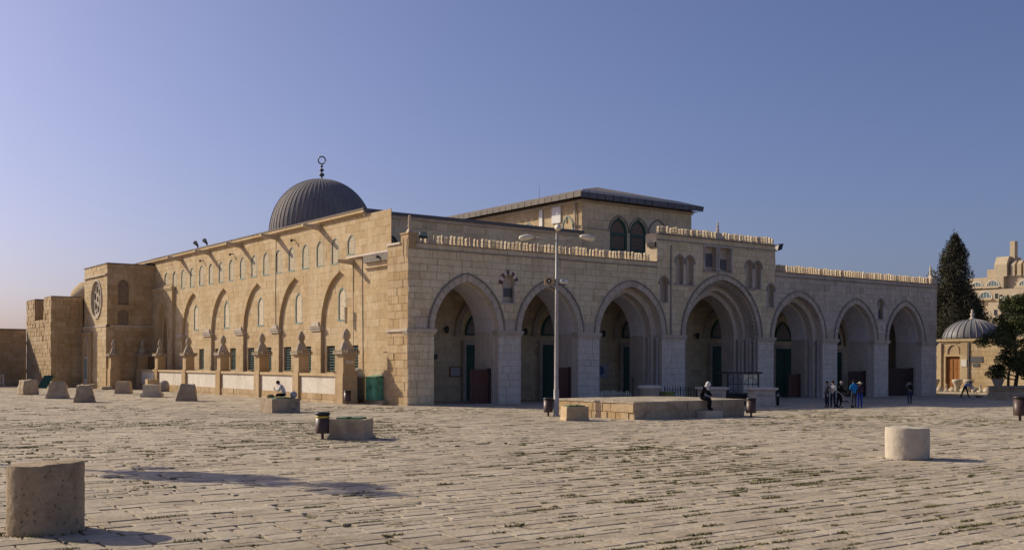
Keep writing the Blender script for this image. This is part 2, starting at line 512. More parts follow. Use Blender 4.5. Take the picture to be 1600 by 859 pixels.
def voussoirs(parent, op, w, M, d0, d1, mat, count, rng, gap=.02, z_extra=0):
    n = count
    R = op.R
    for side in (-1, 1):
        for i in range(n):
            f0, f1 = i/n, (i+1)/n
            def pt(off, f):
                Rr = R + off; tm = acos(min(op.k/Rr, 1.0)); t = tm*f
                return (op.c + side*(Rr*cos(t) - op.k), op.zs + Rr*sin(t)*op.sc)
            g = gap/2/max(R, .5)
            a = pt(0, f0+g); b = pt(0, (f0+f1)/2); c = pt(0, f1-g)
            d = pt(w, f1-g); e = pt(w, (f0+f1)/2); f = pt(w, f0+g)
            mb = MB(); j = rng.uniform(-.012, .008)
            mb.prism([a, b, c, d, e, f], M, d0+j, d1)
            mb.build('voussoir', mat, parent)

# ------------------------------------------------------------------ ground
ground = MB()
def ground_grid():
    xs = [-3000, -300, -120, -60, -35, 0, 70, 120, 300, 3000]; ys = [-3000, -300, -60, -30, 0, 60, 300, 3000]
    vs = [(x, y, gz(x) - .034) for x in xs for y in ys]
    ny = len(ys)
    return vs, [(i*ny+j, (i+1)*ny+j, (i+1)*ny+j+1, i*ny+j+1) for i in range(len(xs)-1) for j in range(ny-1)]
vs, fs = ground_grid()
ground.add(vs, fs)
plaza = ground.build('ground', M_DIRT)
tag(plaza, kind='structure')

TH = YAW
def to_cam(x, y):
    dx, dy = x - CAMP.x, y - CAMP.y
    return dx*cos(TH) - dy*sin(TH), dx*sin(TH) + dy*cos(TH)

# paving stones laid in courses along x
def paving():
    rng = random.Random(21)
    stones = []
    xb = -62.0
    while xb < 76:                                   # strips of courses that do not line up with their neighbours
        bw = rng.uniform(4.0, 9.5)
        y = -54.0 + rng.uniform(-.5, 0)
        while y < 66:
            dep = rng.choice([.20, .26, .33, .36, .42, .50, .62]) * rng.uniform(.92, 1.1)
            if y > -20: dep *= 1.2
            if y > 10: dep *= 1.5
            x = xb + rng.uniform(-.12, .12)
            xe = xb + bw + rng.uniform(-.1, .1)
            while x < xe - .2:
                ln = rng.choice([rng.uniform(.25, .5), rng.uniform(.4, .8), rng.uniform(.6, 1.1)]) * (1.0 if y < -20 else 1.25)
                if xe - x - ln < .3: ln = xe - x
                cx, cd = to_cam(x+ln/2, y+dep/2)
                out = cd < 7.5 or abs(cx) > cd*.58 + 8.5 or cd > 112
                out = out or (y + dep > -.02 and x + ln > -.3) or (y > 48 and x + ln > -4.5) or (y > 57 and x + ln > -7.5)
                if not out: stones.append((cd, x, y, ln, dep))
                x += ln
            y += dep
        xb += bw
    stones.sort(key=lambda s: -s[3]*s[4]/(s[0]**3) if abs(to_cam(s[1], s[2])[0]) < s[0]*.49 and s[0] > 13.5 else 0)
    mass = MB()
    for i, (cd, x, y, ln, dep) in enumerate(stones):
        g = rng.uniform(.003, .011) if rng.random() < .8 else rng.uniform(.011, .026)
        broken = rng.random() < .10
        jit = .022
        zt = rng.gauss(0, .0045)
        tx, ty = rng.gauss(0, .004), rng.gauss(0, .0055)
        cx, cy = x+ln/2, y+dep/2
        wav = lambda a: .10*noise.noise(Vector((a*.22, y*.05, 3))) + .03*noise.noise(Vector((a*.9, y*.4, 5)))
        poly = []
        gx = g + rng.uniform(.002, .014)
        P = [(x+gx, y+g), (x+ln-gx, y+g), (x+ln-gx, y+dep-g), (x+gx, y+dep-g)]
        for k in range(4):
            a, b = P[k], P[(k+1) % 4]
            cut = rng.uniform(.02, .07) if (broken and rng.random() < .5) else rng.uniform(0, .012)
            sx, sy = (1 if k in (0, 3) else -1), (1 if k < 2 else -1)
            poly.append((a[0] + sx*cut + rng.uniform(-jit, jit)*.5, a[1] + sy*cut*.6 + rng.uniform(-jit, jit)*.3))
            if i < 3500 and k in (0, 2):
                for t in ((.33, .66) if i < 1200 else (.5,)):
                    t += rng.uniform(-.1, .1)
                    poly.append((a[0]+(b[0]-a[0])*t, a[1]+(b[1]-a[1])*t + rng.uniform(-.012, .012) + (sy*rng.uniform(0, .03) if rng.random() < .15 else 0)))
        ra = rng.gauss(0, .010)
        poly = [(p[0] - ra*(p[1]-cy), p[1] + ra*(p[0]-cx) + wav(p[0])) for p in poly]
        cy += wav(cx)
        def hz(p): return gz(p[0]) + zt + tx*(p[0]-cx) + ty*(p[1]-cy)
        n = len(poly)
        ch = rng.uniform(.010, .030)
        top = [(cx+(p[0]-cx)*(1-ch/ln), cy+(p[1]-cy)*(1-ch/dep)) for p in poly]
        V = [(p[0], p[1], hz(p)) for p in top] + [(p[0], p[1], hz(p)-.008) for p in poly] + [(p[0], p[1], gz(p[0])-.05) for p in poly]
        F = [tuple(range(n))]
        for k in range(n):
            j = (k+1) % n
            F += [(k, k+n, j+n, j), (k+n, k+2*n, j+2*n, j+n)]
        if i < 300:
            q = MB(); q.add(V, F); q.build('paving_stone', M_PAVE, plaza)
        else:
            mass.add(V, F)
    tag(mass.build('paving_stones', M_PAVE, plaza), kind='stuff')
    return stones
STONES = paving()

# dry weeds in the joints
def weeds():
    rng = random.Random(5)
    mb = MB()
    def dens(u, v):       # more weeds in loose patches
        return noise.noise(Vector((u*.11, v*.11, 9.0)))
    made = 0
    for (cd, x, y, ln, dep) in STONES:
        if cd > 62: continue
        cx, d = to_cam(x, y)
        k = dens(x, y)
        pr = .05 + max(0, k)*1.1
        if cd < 27 and cx > 0: pr += .22
        if 28 < cd < 48 and cx < -3: pr += .18
        if rng.random() > pr*1.25: continue
        made += 1
        L = rng.uniform(.2, .6)*ln if rng.random() < .5 else ln*.95
        x0 = x + rng.uniform(0, ln-L)
        nb = int(60*L/.3) + 16
        if cd > 35: nb = nb//2
        hh = rng.uniform(.014, .034) if rng.random() < .88 else rng.uniform(.035, .06)
        for _ in range(nb):
            px = x0 + rng.random()*L; py = y + .10*noise.noise(Vector((px*.22, y*.05, 3))) + rng.gauss(0, .012 + .05*rng.random()**2)
            a = rng.uniform(0, 2*pi); w = rng.uniform(.006, .014)*(1 if cd < 30 else 1.7); h = hh*rng.uniform(.4, 1.2)
            lx, ly = cos(a)*h*.9, sin(a)*h*.9
            z = gz(px) - .01
            mb.add([(px-w*sin(a), py+w*cos(a), z), (px+w*sin(a), py-w*cos(a), z), (px+lx, py+ly, z+h+.012)], [(0,1,2)])
    for (sx, sy, sr, cnt) in ((-29.06, -38.37, .60, 150), (-6.66, -38.45, .62, 90), (-15.85, -23.15, .72, 90), (-9.92, -3.75, .95, 60)):
        for _ in range(cnt):
            a = rng.choice([rng.gauss(-2.2, .7), rng.uniform(0, 2*pi)]); r = sr + abs(rng.gauss(0, .035))
            px, py = sx + r*cos(a), sy + r*sin(a); h = rng.uniform(.02, .06); b = rng.uniform(0, 2*pi); w = .008
            mb.add([(px-w, py+w, 0), (px+w, py-w, 0), (px+cos(b)*h*.7, py+sin(b)*h*.7, h)], [(0,1,2)])
    m = leafmat('weed_green', [(.12,.12,.028),(.16,.15,.04),(.20,.175,.06),(.10,.11,.025),(.22,.18,.075)])
    o = mb.build('weeds', m)
    tag(o, 'low green and straw weeds growing in the paving joints', 'weeds', kind='stuff')
weeds()

# ------------------------------------------------------------------ the mosque
mosque = thing('mosque', 'long honey stone mosque with a grey ribbed dome and seven-arched entrance porch', 'mosque')
MN = lambda s, z, d: (s, d, z)
ZI = 4.62                                    # impost level of the porch arches
BAYS = [(4.28, 2.42, 7.76), (10.94, 2.41, 7.74), (18.22, 2.98, 8.02), (27.53, 4.0, 8.95), (36.43, 3.02, 8.05), (43.91, 2.52, 7.72), (51.0, 2.5, 7.80)]
ARCH = [Op(c, a, -.5, ZI, za) for c, a, za in BAYS]
NICHE = [Op(22.98, .42, 8.38, 9.95, 10.5), Op(24.02, .42, 8.38, 9.95, 10.5), Op(30.5, .42, 8.42, 10.0, 10.55), Op(31.46, .42, 8.42, 10.0, 10.55),
         Op(21.4, .42, 7.05, 8.35, 8.85), Op(33.02, .42, 7.05, 8.35, 8.85), Op(26.2, .62, 9.52, 11.35, 11.35), Op(27.78, .62, 9.52, 11.35, 11.35)]
NICHE_L = Op(7.5, .48, 6.5, 7.7, 8.3)
NICHE_R = Op(47.35, .40, 6.5, 7.75, 8.25)

picked = [0]
def pier_pick(p):
    xs = [q[0] for q in p]; zs = [q[1] for q in p]
    if max(zs) > ZI + .05 or picked[0] >= 296: return False
    picked[0] += 1
    return True
def mat_left(p): return M_PIER if max(q[1] for q in p) <= ZI+.3 and min(q[0] for q in p) > 2.5 else M_NORTH
def mat_right(p): return M_PIER if max(q[1] for q in p) <= ZI+.3 else M_NWEST
WTOP = 9.52
front = {}
front['l'] = block_wall('porch_front_wall', mosque, MN, 0, 20.7, -.35, WTOP, .46, ARCH[:3] + [NICHE_L], mat_left, M_MORTARN, 11, .95, .026, .014, breaks=(ZI, 5.4), pick=pier_pick)
front['c'] = block_wall('porch_centre_wall', mosque, MN, 20.7, 33.55, -.35, 11.92, .46, [ARCH[2], ARCH[3], ARCH[4]] + NICHE, mat_left, M_MORTARN, 12, .95, .020, .012, breaks=(ZI, 5.4), pick=pier_pick)
front['r'] = block_wall('porch_front_wall', mosque, MN, 33.55, 55.85, -.35, WTOP, .42, ARCH[4:] + [NICHE_R], mat_right, M_MORTARN, 13, .8, .022, .014, breaks=(ZI, 5.4), pick=pier_pick)

# jambs, arch soffits, deep vaults behind each arch
DEEP = 2.6
rngA = random.Random(3)
INNER = []
for i, op in enumerate(ARCH):
    if i in (0, 1, 5, 6): steps = [(op, 0.0, .45), (Op(op.c, op.a-.06, -.5, ZI, op.za-.08), .45, DEEP)]
    elif i in (2, 4):
        o2 = Op(op.c, op.a-.52, -.5, ZI, op.za-.40)
        steps = [(op, 0.0, .55), (o2, .55, 1.15), (Op(op.c, op.a-.75, -.5, ZI, op.za-.62), 1.15, DEEP)]
    else:
        steps = [(op, 0, .42)] + [(Op(op.c, op.a-.42*k, -.5, ZI, op.za-.38*k), .42*k, .42*(k+1)) for k in (1, 2)] + [(Op(op.c, op.a-1.3, -.5, ZI, op.za-1.1), 1.26, DEEP)]
    st = MB(); pl = MB()
    for k, (o, d0, d1) in enumerate(steps):
        last = k == len(steps)-1
        reveal(st, o, MN, d0, d1, 'jamb')
        reveal(pl if last else st, o, MN, d0, d1, 'head')
        if k:
            pin, pout = o.outline(), steps[k-1][0].outline()
            ringface(st, pin, pout, MN, d0)
    INNER.append(steps[-1][0])
    st.build('arch_jamb', M_TRIM if i in (2,3,4) else M_PIER, mosque)
    pl.build('vault_soffit', M_PLASTER if i != 3 else M_TRIM, mosque)
    w = .40 if i != 3 else .36
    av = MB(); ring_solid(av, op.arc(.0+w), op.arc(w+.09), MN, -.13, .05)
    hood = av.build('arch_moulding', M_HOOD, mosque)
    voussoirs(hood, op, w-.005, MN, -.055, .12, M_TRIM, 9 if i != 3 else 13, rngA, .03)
    if i == 3:
        for k in (1, 2):
            o = steps[k][0]
            q = MB(); ring_solid(q, o.arc(0.02), o.arc(.16), MN, .42*k-.08, .42*k+.02); q.build('carved_moulding', M_HOOD if k == 1 else M_TRIM, mosque)
        # zigzag carved order
        q = MB(); o = steps[0][0]; pts = o.arc(-.12, 20)
        for a, b in zip(pts[:-1], pts[1:]):
            q.prism([(a[0], a[1]), (b[0], b[1]), ((a[0]+b[0])/2*.97+op.c*.03, (a[1]+b[1])/2-.06)], MN, .10, .26)
        q.build('zigzag_carving', M_TRIM, mosque)
# back of the deep arches
ib = MB()
_, backs = courses(0.05, 55.8, -.35, 8.75, 1.2, INNER, random.Random(1), 5, 0)
for p in backs: ib.add([MN(a, b, DEEP) for a, b in p], [tuple(range(len(p)))])
ib.build('porch_inner_wall', M_NORTH, mosque)

# impost mouldings and pier blocks above them
edges = [(-.02, 1.86), (6.7, 8.52), (13.35, 15.24), (21.2, 23.53), (31.53, 33.41), (39.45, 41.39), (46.43, 48.5), (53.5, 55.87)]
for (a, b) in edges:
    q = MB()
    q.box(a-.14, b+.14, -.16, .5, ZI-.10, ZI+.06); q.box(a-.09, b+.09, -.10, .48, ZI-.20, ZI-.10); q.box(a-.05, b+.05, -.06, .46, ZI-.28, ZI-.20)
    q.build('impost_moulding', M_TRIM, mosque)
for (a, b) in (edges[0], edges[1], edges[2], edges[5], edges[6], edges[7]):
    c = (a+b)/2; w = max((b-a)/2-.50, .35)
    q = MB(); q.box(c-w, c+w, -.05, .02, ZI+.09, ZI+.62); q.box(c-w-.04, c+w+.04, -.11, .02, ZI+.62, ZI+.72)
    q.build('spandrel_block', M_TRIM, mosque)

# engaged columns of the three middle bays
def column(x, y, z0, z1, r, parent=mosque, mat=None):
    q = MB(); q.lathe([(r*1.5, z0), (r*1.5, z0+.18), (r*1.15, z0+.26), (r, z0+.34), (r*.96, z1-.42), (r*1.1, z1-.40), (r*1.05, z1-.34), (r*1.55, z1-.10), (r*1.6, z1-.08), (r*1.6, z1)], x, y, 14)
    q.build('column', mat or M_MARBLE, parent, True)
for op, ds in ((ARCH[2], (.30, .86)), (ARCH[4], (.30, .86))):
    for k, d in enumerate(ds):
        for s in (-1, 1):
            column(op.c + s*(op.a-.20-.30*k), d, gz(op.c), ZI-.12, .11)
for k, d in enumerate((.22, .64, 1.06)):
    for s in (-1, 1): column(ARCH[3].c + s*(ARCH[3].a-.16-.42*k), d, gz(27), ZI-.12, .11)
q = MB(); q.box(22.0, 22.12, -.09, .02, 4.7, 11.2); q.build('slender_shaft', M_HOOD, mosque)

# cornice strings, parapet courses
def string(x0, x1, z, h, d, mat=M_TRIM, name='string_course'):
    q = MB(); q.box(x0, x1, -d, .06, z, z+h); return q.build(name, mat, mosque)
for (x0, x1) in ((.55, 20.68), (33.57, 55.87)):
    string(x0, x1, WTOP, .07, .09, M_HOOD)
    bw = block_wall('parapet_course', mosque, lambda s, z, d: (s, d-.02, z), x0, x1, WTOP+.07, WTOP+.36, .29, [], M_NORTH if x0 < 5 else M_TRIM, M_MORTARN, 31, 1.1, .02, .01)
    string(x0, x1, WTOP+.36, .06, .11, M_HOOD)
    q = MB(); q.box(x0, x1, .05, .62, WTOP-.1, WTOP+.40); q.build('parapet', M_NORTH, mosque)
    q = MB()
    n = int((x1-x0)/.105)
    for k in range(n):
        x = x0 + k*.105
        q.box(x, x+.055, -.145, -.09, WTOP+.37, WTOP+.41); q.box(x, x+.055, -.125, -.07, WTOP+.01, WTOP+.05)
    tag(q.build('bead_moulding', M_TRIM, mosque), kind='stuff')
string(20.66, 33.6, 11.5, .07, .08, M_HOOD); string(20.66, 33.6, 11.92, .09, .12, M_HOOD)
q = MB(); q.box(20.7, 33.55, .40, 1.2, 9.4, 12.02); q.box(20.7, 20.74, .03, .41, 9.4, 12.02); q.box(33.51, 33.55, .03, .41, 9.4, 12.02); q.box(20.74, 33.51, .03, .41, 11.7, 12.02); q.build('centre_parapet', M_MERLON, mosque)
q = MB(); q.box(25.4, 28.6, -.10, .03, 11.36, 11.495); q.build('frame_moulding', M_TRIM, mosque)
q = MB(); q.box(25.4, 28.6, -.07, .03, 9.40, 9.50); q.build('frame_moulding', M_TRIM, mosque)
for x in (25.52, 26.86, 27.08, 28.46): column(x, -.02, 9.52, 11.36, .085)

# merlons: little carved leaf-shaped crests
def merlon_mesh():
    prof = [(.045,0),(.04,.10),(.06,.17),(.065,.25),(.045,.33),(.058,.40),(.05,.48),(.02,.58)]
    poly = [(-a, b) for a, b in prof] + [(a, b) for a, b in reversed(prof)]
    q = MB(); q.prism(poly, lambda s, z, d: (s, d, z), -.13, .13)
    # waist in depth
    v = []
    for (x, y, z) in q.v:
        k = 1 - .35*sin(pi*min(1, max(0, (z-.08)/.48)))**2 + (.2 if .2 < z < .3 else 0)
        v.append((x, y*k, z))
    q.v = v
    return q.mesh('merlon', False, [M_MERLON])
MER = merlon_mesh()
rngM = random.Random(17)
def merlons(x0, x1, z, step, y=.16, skip=()):
    n = int((x1-x0)/step)
    for k in range(n+1):
        x = x0 + k*step
        if any(a < x < b for a, b in skip) or rngM.random() < .025: continue
        o = obj('merlon', MER, mosque, (x + rngM.uniform(-.02, .02), y + rngM.uniform(-.01, .01), z - rngM.uniform(0, .05)))
        o.rotation_euler = (rngM.gauss(0, .04), rngM.gauss(0, .04), rngM.gauss(0, .25))
        o.scale = (rngM.uniform(.85, 1.1), rngM.uniform(.9, 1.1), rngM.uniform(.88, 1.06))
merlons(1.05, 20.5, WTOP+.42, .30)
merlons(20.95, 33.45, 12.01, .31, skip=((26.85, 27.75),))
merlons(33.9, 55.3, WTOP+.42, .31)
q = MB(); q.taper(27.3, .3, 12.0, 12.5, .45, .2, .28, .18); q.lathe([(.16,12.5),(.1,12.62),(.13,12.75),(.07,12.9),(.1,13.0),(.05,13.2),(.08,13.25),(.02,13.4)], 27.3, .3, 10)
q.build('crest_finial', M_TRIM, mosque)
# corner blocks with carved finials
for (x0, x1, xf) in ((0.0, .62, .33), (55.15, 55.85, 55.5)):
    q = MB(); q.box(x0, x1, .0, .9, WTOP, 10.42); q.box(x0-.05, x1+.05, -.05, .95, 10.42, 10.5); q.build('corner_block', M_EASTL if x0 < 1 else M_NWEST, mosque)
    q = MB(); q.taper(xf, .4, 10.5, 10.75, .2, .2, .1, .1); q.lathe([(.1,10.75),(.13,10.95),(.08,11.1),(.12,11.3),(.07,11.42),(.1,11.52),(.03,11.62)], xf, .4, 9); q.build('corner_finial', M_MERLON, mosque)
fl = MB(); fl.box(.75, 1.15, -.28, -.02, 10.30, 10.58); fl.build('floodlight', M_TEAL, mosque)
fl = MB(); fl.box(.72, 1.18, -.30, -.02, 10.18, 10.30); fl.build('floodlight_visor', M_BINK, mosque)
fl = MB(); fl.box(20.55, 20.70, .1, .9, 11.05, 11.35); fl.build('floodlight', M_BINK, mosque)
fl = MB(); fl.add([(33.9,.1,11.55),(34.35,.0,11.7),(34.35,.5,11.7),(33.9,.5,11.55),(34.1,.1,12.05),(34.55,.0,12.2),(34.55,.5,12.2),(34.1,.5,12.05)], [(0,3,2,1),(4,5,6,7),(0,1,5,4),(1,2,6,5),(2,3,7,6),(3,0,4,7)]); fl.tube([(33.5,.3,11.5),(34.05,.3,11.75)], .03); fl.build('floodlight', M_BINK, mosque)

# niches on the front
def niche(op, depth=.34, cols=True):
    q = MB(); reveal(q, op, MN, 0, depth)
    ol = op.outline()
    q.add([MN(a, b, depth) for a, b in ol], [tuple(range(len(ol)))])
    q.add([MN(op.c-op.a, op.z0, 0), MN(op.c+op.a, op.z0, 0), MN(op.c+op.a, op.z0, depth), MN(op.c-op.a, op.z0, depth)], [(0,1,2,3)])
    n = q.build('niche', M_TRIM, mosque)
    if not op.flat:
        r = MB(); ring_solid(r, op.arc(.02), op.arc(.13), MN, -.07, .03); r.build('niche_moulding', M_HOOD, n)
    if cols:
        for s in (-1, 1):
            c = MB(); c.lathe([(.08, op.z0),(.08, op.z0+.1),(.055, op.z0+.15),(.05, op.zs-.15),(.085, op.zs-.04),(.085, op.zs)], op.c+s*(op.a-.03), .02, 9); c.build('colonnette', M_MARBLE, n, True)
    r = MB(); r.box(op.c-op.a-.12, op.c+op.a+.12, -.08, .03, op.z0-.10, op.z0-.005); r.build('niche_sill', M_TRIM, n)
    return n
for o in NICHE: niche(o, .34, not o.flat)
nl = niche(NICHE_L, .30); nr = niche(NICHE_R, .30)
q = MB()
pts0 = NICHE_L.arc(.02, 5); pts1 = NICHE_L.arc(.30, 5)
vm = [MB(), MB()]
for i in range(len(pts0)-1):
    vm[i % 2].prism([pts0[i], pts0[i+1], pts1[i+1], pts1[i]], MN, -.085, .02)
vm[0].build('dark_voussoirs', M_REDST, nl); vm[1].build('pale_voussoirs', M_PIER, nl)

def plaque(x0, x1, z0, z1, y, parent, rows=4, mat=M_PLAQ, let=M_PLAQL, M=None):
    M = M or (lambda s, z, d: (s, y+d, z))
    q = MB(); q.prism([(x0,z0),(x1,z0),(x1,z1),(x0,z1)], M, -.05, .0); p = q.build('plaque', mat, parent)
    rg = random.Random(int(x0*100)); r = MB(); h = (z1-z0)/rows
    for k in range(rows):
        z = z0 + h*(k+.28); x = x0+.06
        while x < x1-.10:
            w = rg.uniform(.03, .10); zz = z + rg.uniform(0, h*.2)
            r.prism([(x,zz),(min(x+w, x1-.04),zz),(min(x+w, x1-.04),zz+h*.28),(x,zz+h*.36)], M, -.056, -.05); x += w + rg.uniform(.012, .03)
    tag(r.build('carved_inscription', let, p), kind='stuff')
plaque(7.06, 7.94, 6.9, 7.45, .26, nl)
plaque(47.08, 47.62, 6.6, 7.35, .26, nr, 5)
plaque(25.72, 26.72, 9.9, 10.9, .33, mosque, 5)
plaque(27.3, 28.25, 9.75, 10.55, .33, mosque, 4)
q = MB(); q.box(46.98, 47.98, -.05, .02, 5.35, 6.25)
for k in range(8):
    a = k*pi/4; q.tube([(47.48+.10*cos(a), -.06, 5.8+.10*sin(a)), (47.48+.36*cos(a), -.07, 5.8+.36*sin(a))], [.05, .035], 6)
q.lathe([(.1, 0), (.1, .01)], 0, 0, 3)
q.v = [v if abs(v[0]) > 1 else (47.48+v[0], -.05, 5.8+v[1]) for v in q.v]
q.build('carved_star', M_PIER, mosque)

# porch roof, floor, end walls, back wall
q = MB(); q.box(.05, 55.8, .55, 5.85, 9.05, 9.5); q.build('porch_roof', M_LEADT, mosque)
q = MB(); q.add([(.06,DEEP,8.7),(55.75,DEEP,8.7),(55.75,5.9,8.7),(.06,5.9,8.7)], [(0,1,2,3)]); q.build('porch_ceiling', M_PLASTER, mosque)
pf = MB()
rngF = random.Random(8)
y = .02
while y < 5.9:
    x = 0.1; dy = .62
    while x < 55.7:
        w = rngF.uniform(.7, 1.2)
        z = gz(x) + .02 + rngF.gauss(0, .001)
        pf.box(x, min(x+w-.008, 55.75), y, y+dy-.008, gz(x)-.2, z); x += w
    y += dy
o = pf.build('porch_floor', M_PORCHF); tag(o, kind='structure')
q = MB(); q.box(55.5, 55.85, .5, 5.9, -.35, 9.5); q.build('porch_end_wall', M_NWEST, mosque)
MBK = lambda s, z, d: (s, 5.9+d, z)
block_wall('porch_back_wall', mosque, MBK, .3, 55.5, -.35, 8.72, .5, [], M_NORTH, M_MORTARN, 41, 1.0, .018)
DOORX = [(8.03, 10.25, 3.85), (14.71, 16.95, 3.95), (22.6, 24.8, 3.9), (32.48, 34.90, 4.05), (40.42, 42.60, 3.95), (47.6, 49.6, 3.7)]
for (a, b, zt) in DOORX:
    c = (a+b)/2; hw = (b-a)/2; g0 = gz(c)
    d = MB(); d.box(a-.28, a, 5.66, 5.9, g0, zt+.3); d.box(b, b+.28, 5.66, 5.9, g0, zt+.3); d.box(a, b, 5.66, 5.9, zt, zt+.3)
    dr = d.build('door', M_TRIM, mosque)
    for s in (-1, 1):
        l = MB(); x0, x1 = (a+.01, c-.01) if s < 0 else (c+.01, b-.01)
        l.box(x0, x1, 5.76, 5.84, g0+.02, zt)
        for kz in range(4):
            z = g0+.2 + kz*(zt-g0-.3)/4
            l.box(x0+.12, x1-.12, 5.73, 5.765, z, z+(zt-g0-.3)/4-.14)
        l.build('door_leaf', M_GREEN, dr)
    op = Op(c, hw, zt+.75, zt+.78, zt+2.35)
    w = MB(); ring_solid(w, op.outline(-.12), op.outline(0), MBK, -.16, -.02); w.box(a, b, 5.74, 5.88, zt+.67, zt+.79); tw = w.build('tympanum_window', M_GREENW, mosque)
    g = MB(); ol = op.outline(-.10); g.add([MBK(x, z, -.08) for x, z in ol], [tuple(range(len(ol)))]); g.build('grille', M_GRILLEN, tw)
    o2 = Op(c, hw+.55, zt+.6, zt+.75, zt+3.1)
    r = MB(); ring_solid(r, o2.outline(0), o2.outline(.38), MBK, -.30, -.02); r.build('door_arch', M_TRIM, mosque)
# plinth bench, notices, lantern brackets in the porch
q = MB(); q.box(3.2, 7.3, 5.35, 5.88, gz(4), .95); q.box(3.1, 7.35, 5.25, 5.88, .95, 1.05); q.build('stone_bench', M_NORTH, mosque)
plaque(5.0, 5.75, 2.85, 3.2, 5.86, mosque, 2)
q = MB(); q.box(6.75, 7.65, 5.80, 5.88, 1.65, 2.35); nb = q.build('notice_board', M_WOODO, mosque)
q = MB(); q.box(6.83, 7.57, 5.785, 5.799, 1.72, 2.28); q.build('notice_sheet', M_SIGNW, nb)
q = MB(); q.box(19.6, 21.2, 5.80, 5.88, 1.5, 2.6); nb = q.build('notice_board', M_SIGNW, mosque)
q = MB(); q.lathe([(.35,0),(.35,.012)], 0, 0, 18); q.v = [(20.4+v[0], 5.785+v[2], 2.05+v[1]) for v in q.v]; q.build('notice_emblem', M_BLUE, nb)
for x in (6.2, 12.9, 20.3, 30.4):
    q = MB(); q.tube([(x, 5.8, 4.9), (x, 5.4, 5.0)], .03); q.lathe([(.05,4.6),(.14,4.7),(.16,5.0),(.05,5.12)], x, 5.35, 8); q.build('wall_lantern', M_DARKMET, mosque)
# timber gates in the arches
def gate(x0, x1, y, z1, mat=M_WOODR, post=True):
    g0 = gz(x0)
    q = MB(); q.box(x0, x1, y+.03, y+.07, g0+.15, g0+.27); q.box(x0, x1, y+.03, y+.07, z1-.35, z1-.23); g = q.build('timber_gate', M_DARKWOOD, mosque)
    n = max(3, int((x1-x0)/.17)); w = (x1-x0)/n
    for k in range(n):
        p = MB(); p.box(x0+k*w+.012, x0+(k+1)*w-.012, y-.02, y+.03, g0+.03, z1 + rngA.uniform(-.01, .01)); p.build('plank', mat, g)
    if post:
        p = MB(); p.box(x1+.02, x1+.22, y-.05, y+.15, g0, z1+.05); p.build('gate_post', M_DARKWOOD, g)
gate(5.0, 6.4, .72, 2.2); gate(11.9, 13.1, .72, 2.3); gate(37.1, 38.4, 1.6, 1.75); gate(44.0, 46.2, .8, 2.0, M_DARKWOOD); gate(49.6, 53.2, .8, 2.25, M_DARKWOOD)
gate(20.4, 21.3, 2.2, 1.6)

# ---- east side of the porch
MP = lambda s, z, d: (0.0+d, s, z)
block_wall('porch_side_wall', mosque, MP, 0.02, 2.5, -.3, WTOP+.05, .46, [], M_EASTL, M_MORTAR, 51, .8, .02, .016, breaks=(ZI, 5.3))
q = MB(); q.box(-.0, .3, 2.5, 2.53, -.3, 9.9); q.build('wall_return', M_EASTL, mosque)
q = MB(); q.box(-.10, .3, -.04, 2.55, ZI-.12, ZI+.04); q.build('impost_moulding', M_TRIM, mosque)
q = MB(); q.box(-.0, .5, .9, 2.52, WTOP, 9.86); q.build('parapet', M_EASTL, mosque)
q = MB(); q.box(-.09, .55, .9, 2.56, 9.86, 9.98); q.build('coping', M_PIER, mosque)
q = MB(); q.box(.10, .8, 2.53, 5.9, WTOP+.02, WTOP+.16); q.box(.10, .28, 5.9, 8.3, WTOP+.02, WTOP+.14); q.build('coping', M_PIER, mosque)
for yy in (.18, .62):
    q = MB()
    for k in range(12): q.box(-.045, .0, yy-.03, yy+.03, 9.0+k*.1, 9.06+k*.1)
    q.build('bead_moulding', M_TRIM, mosque)

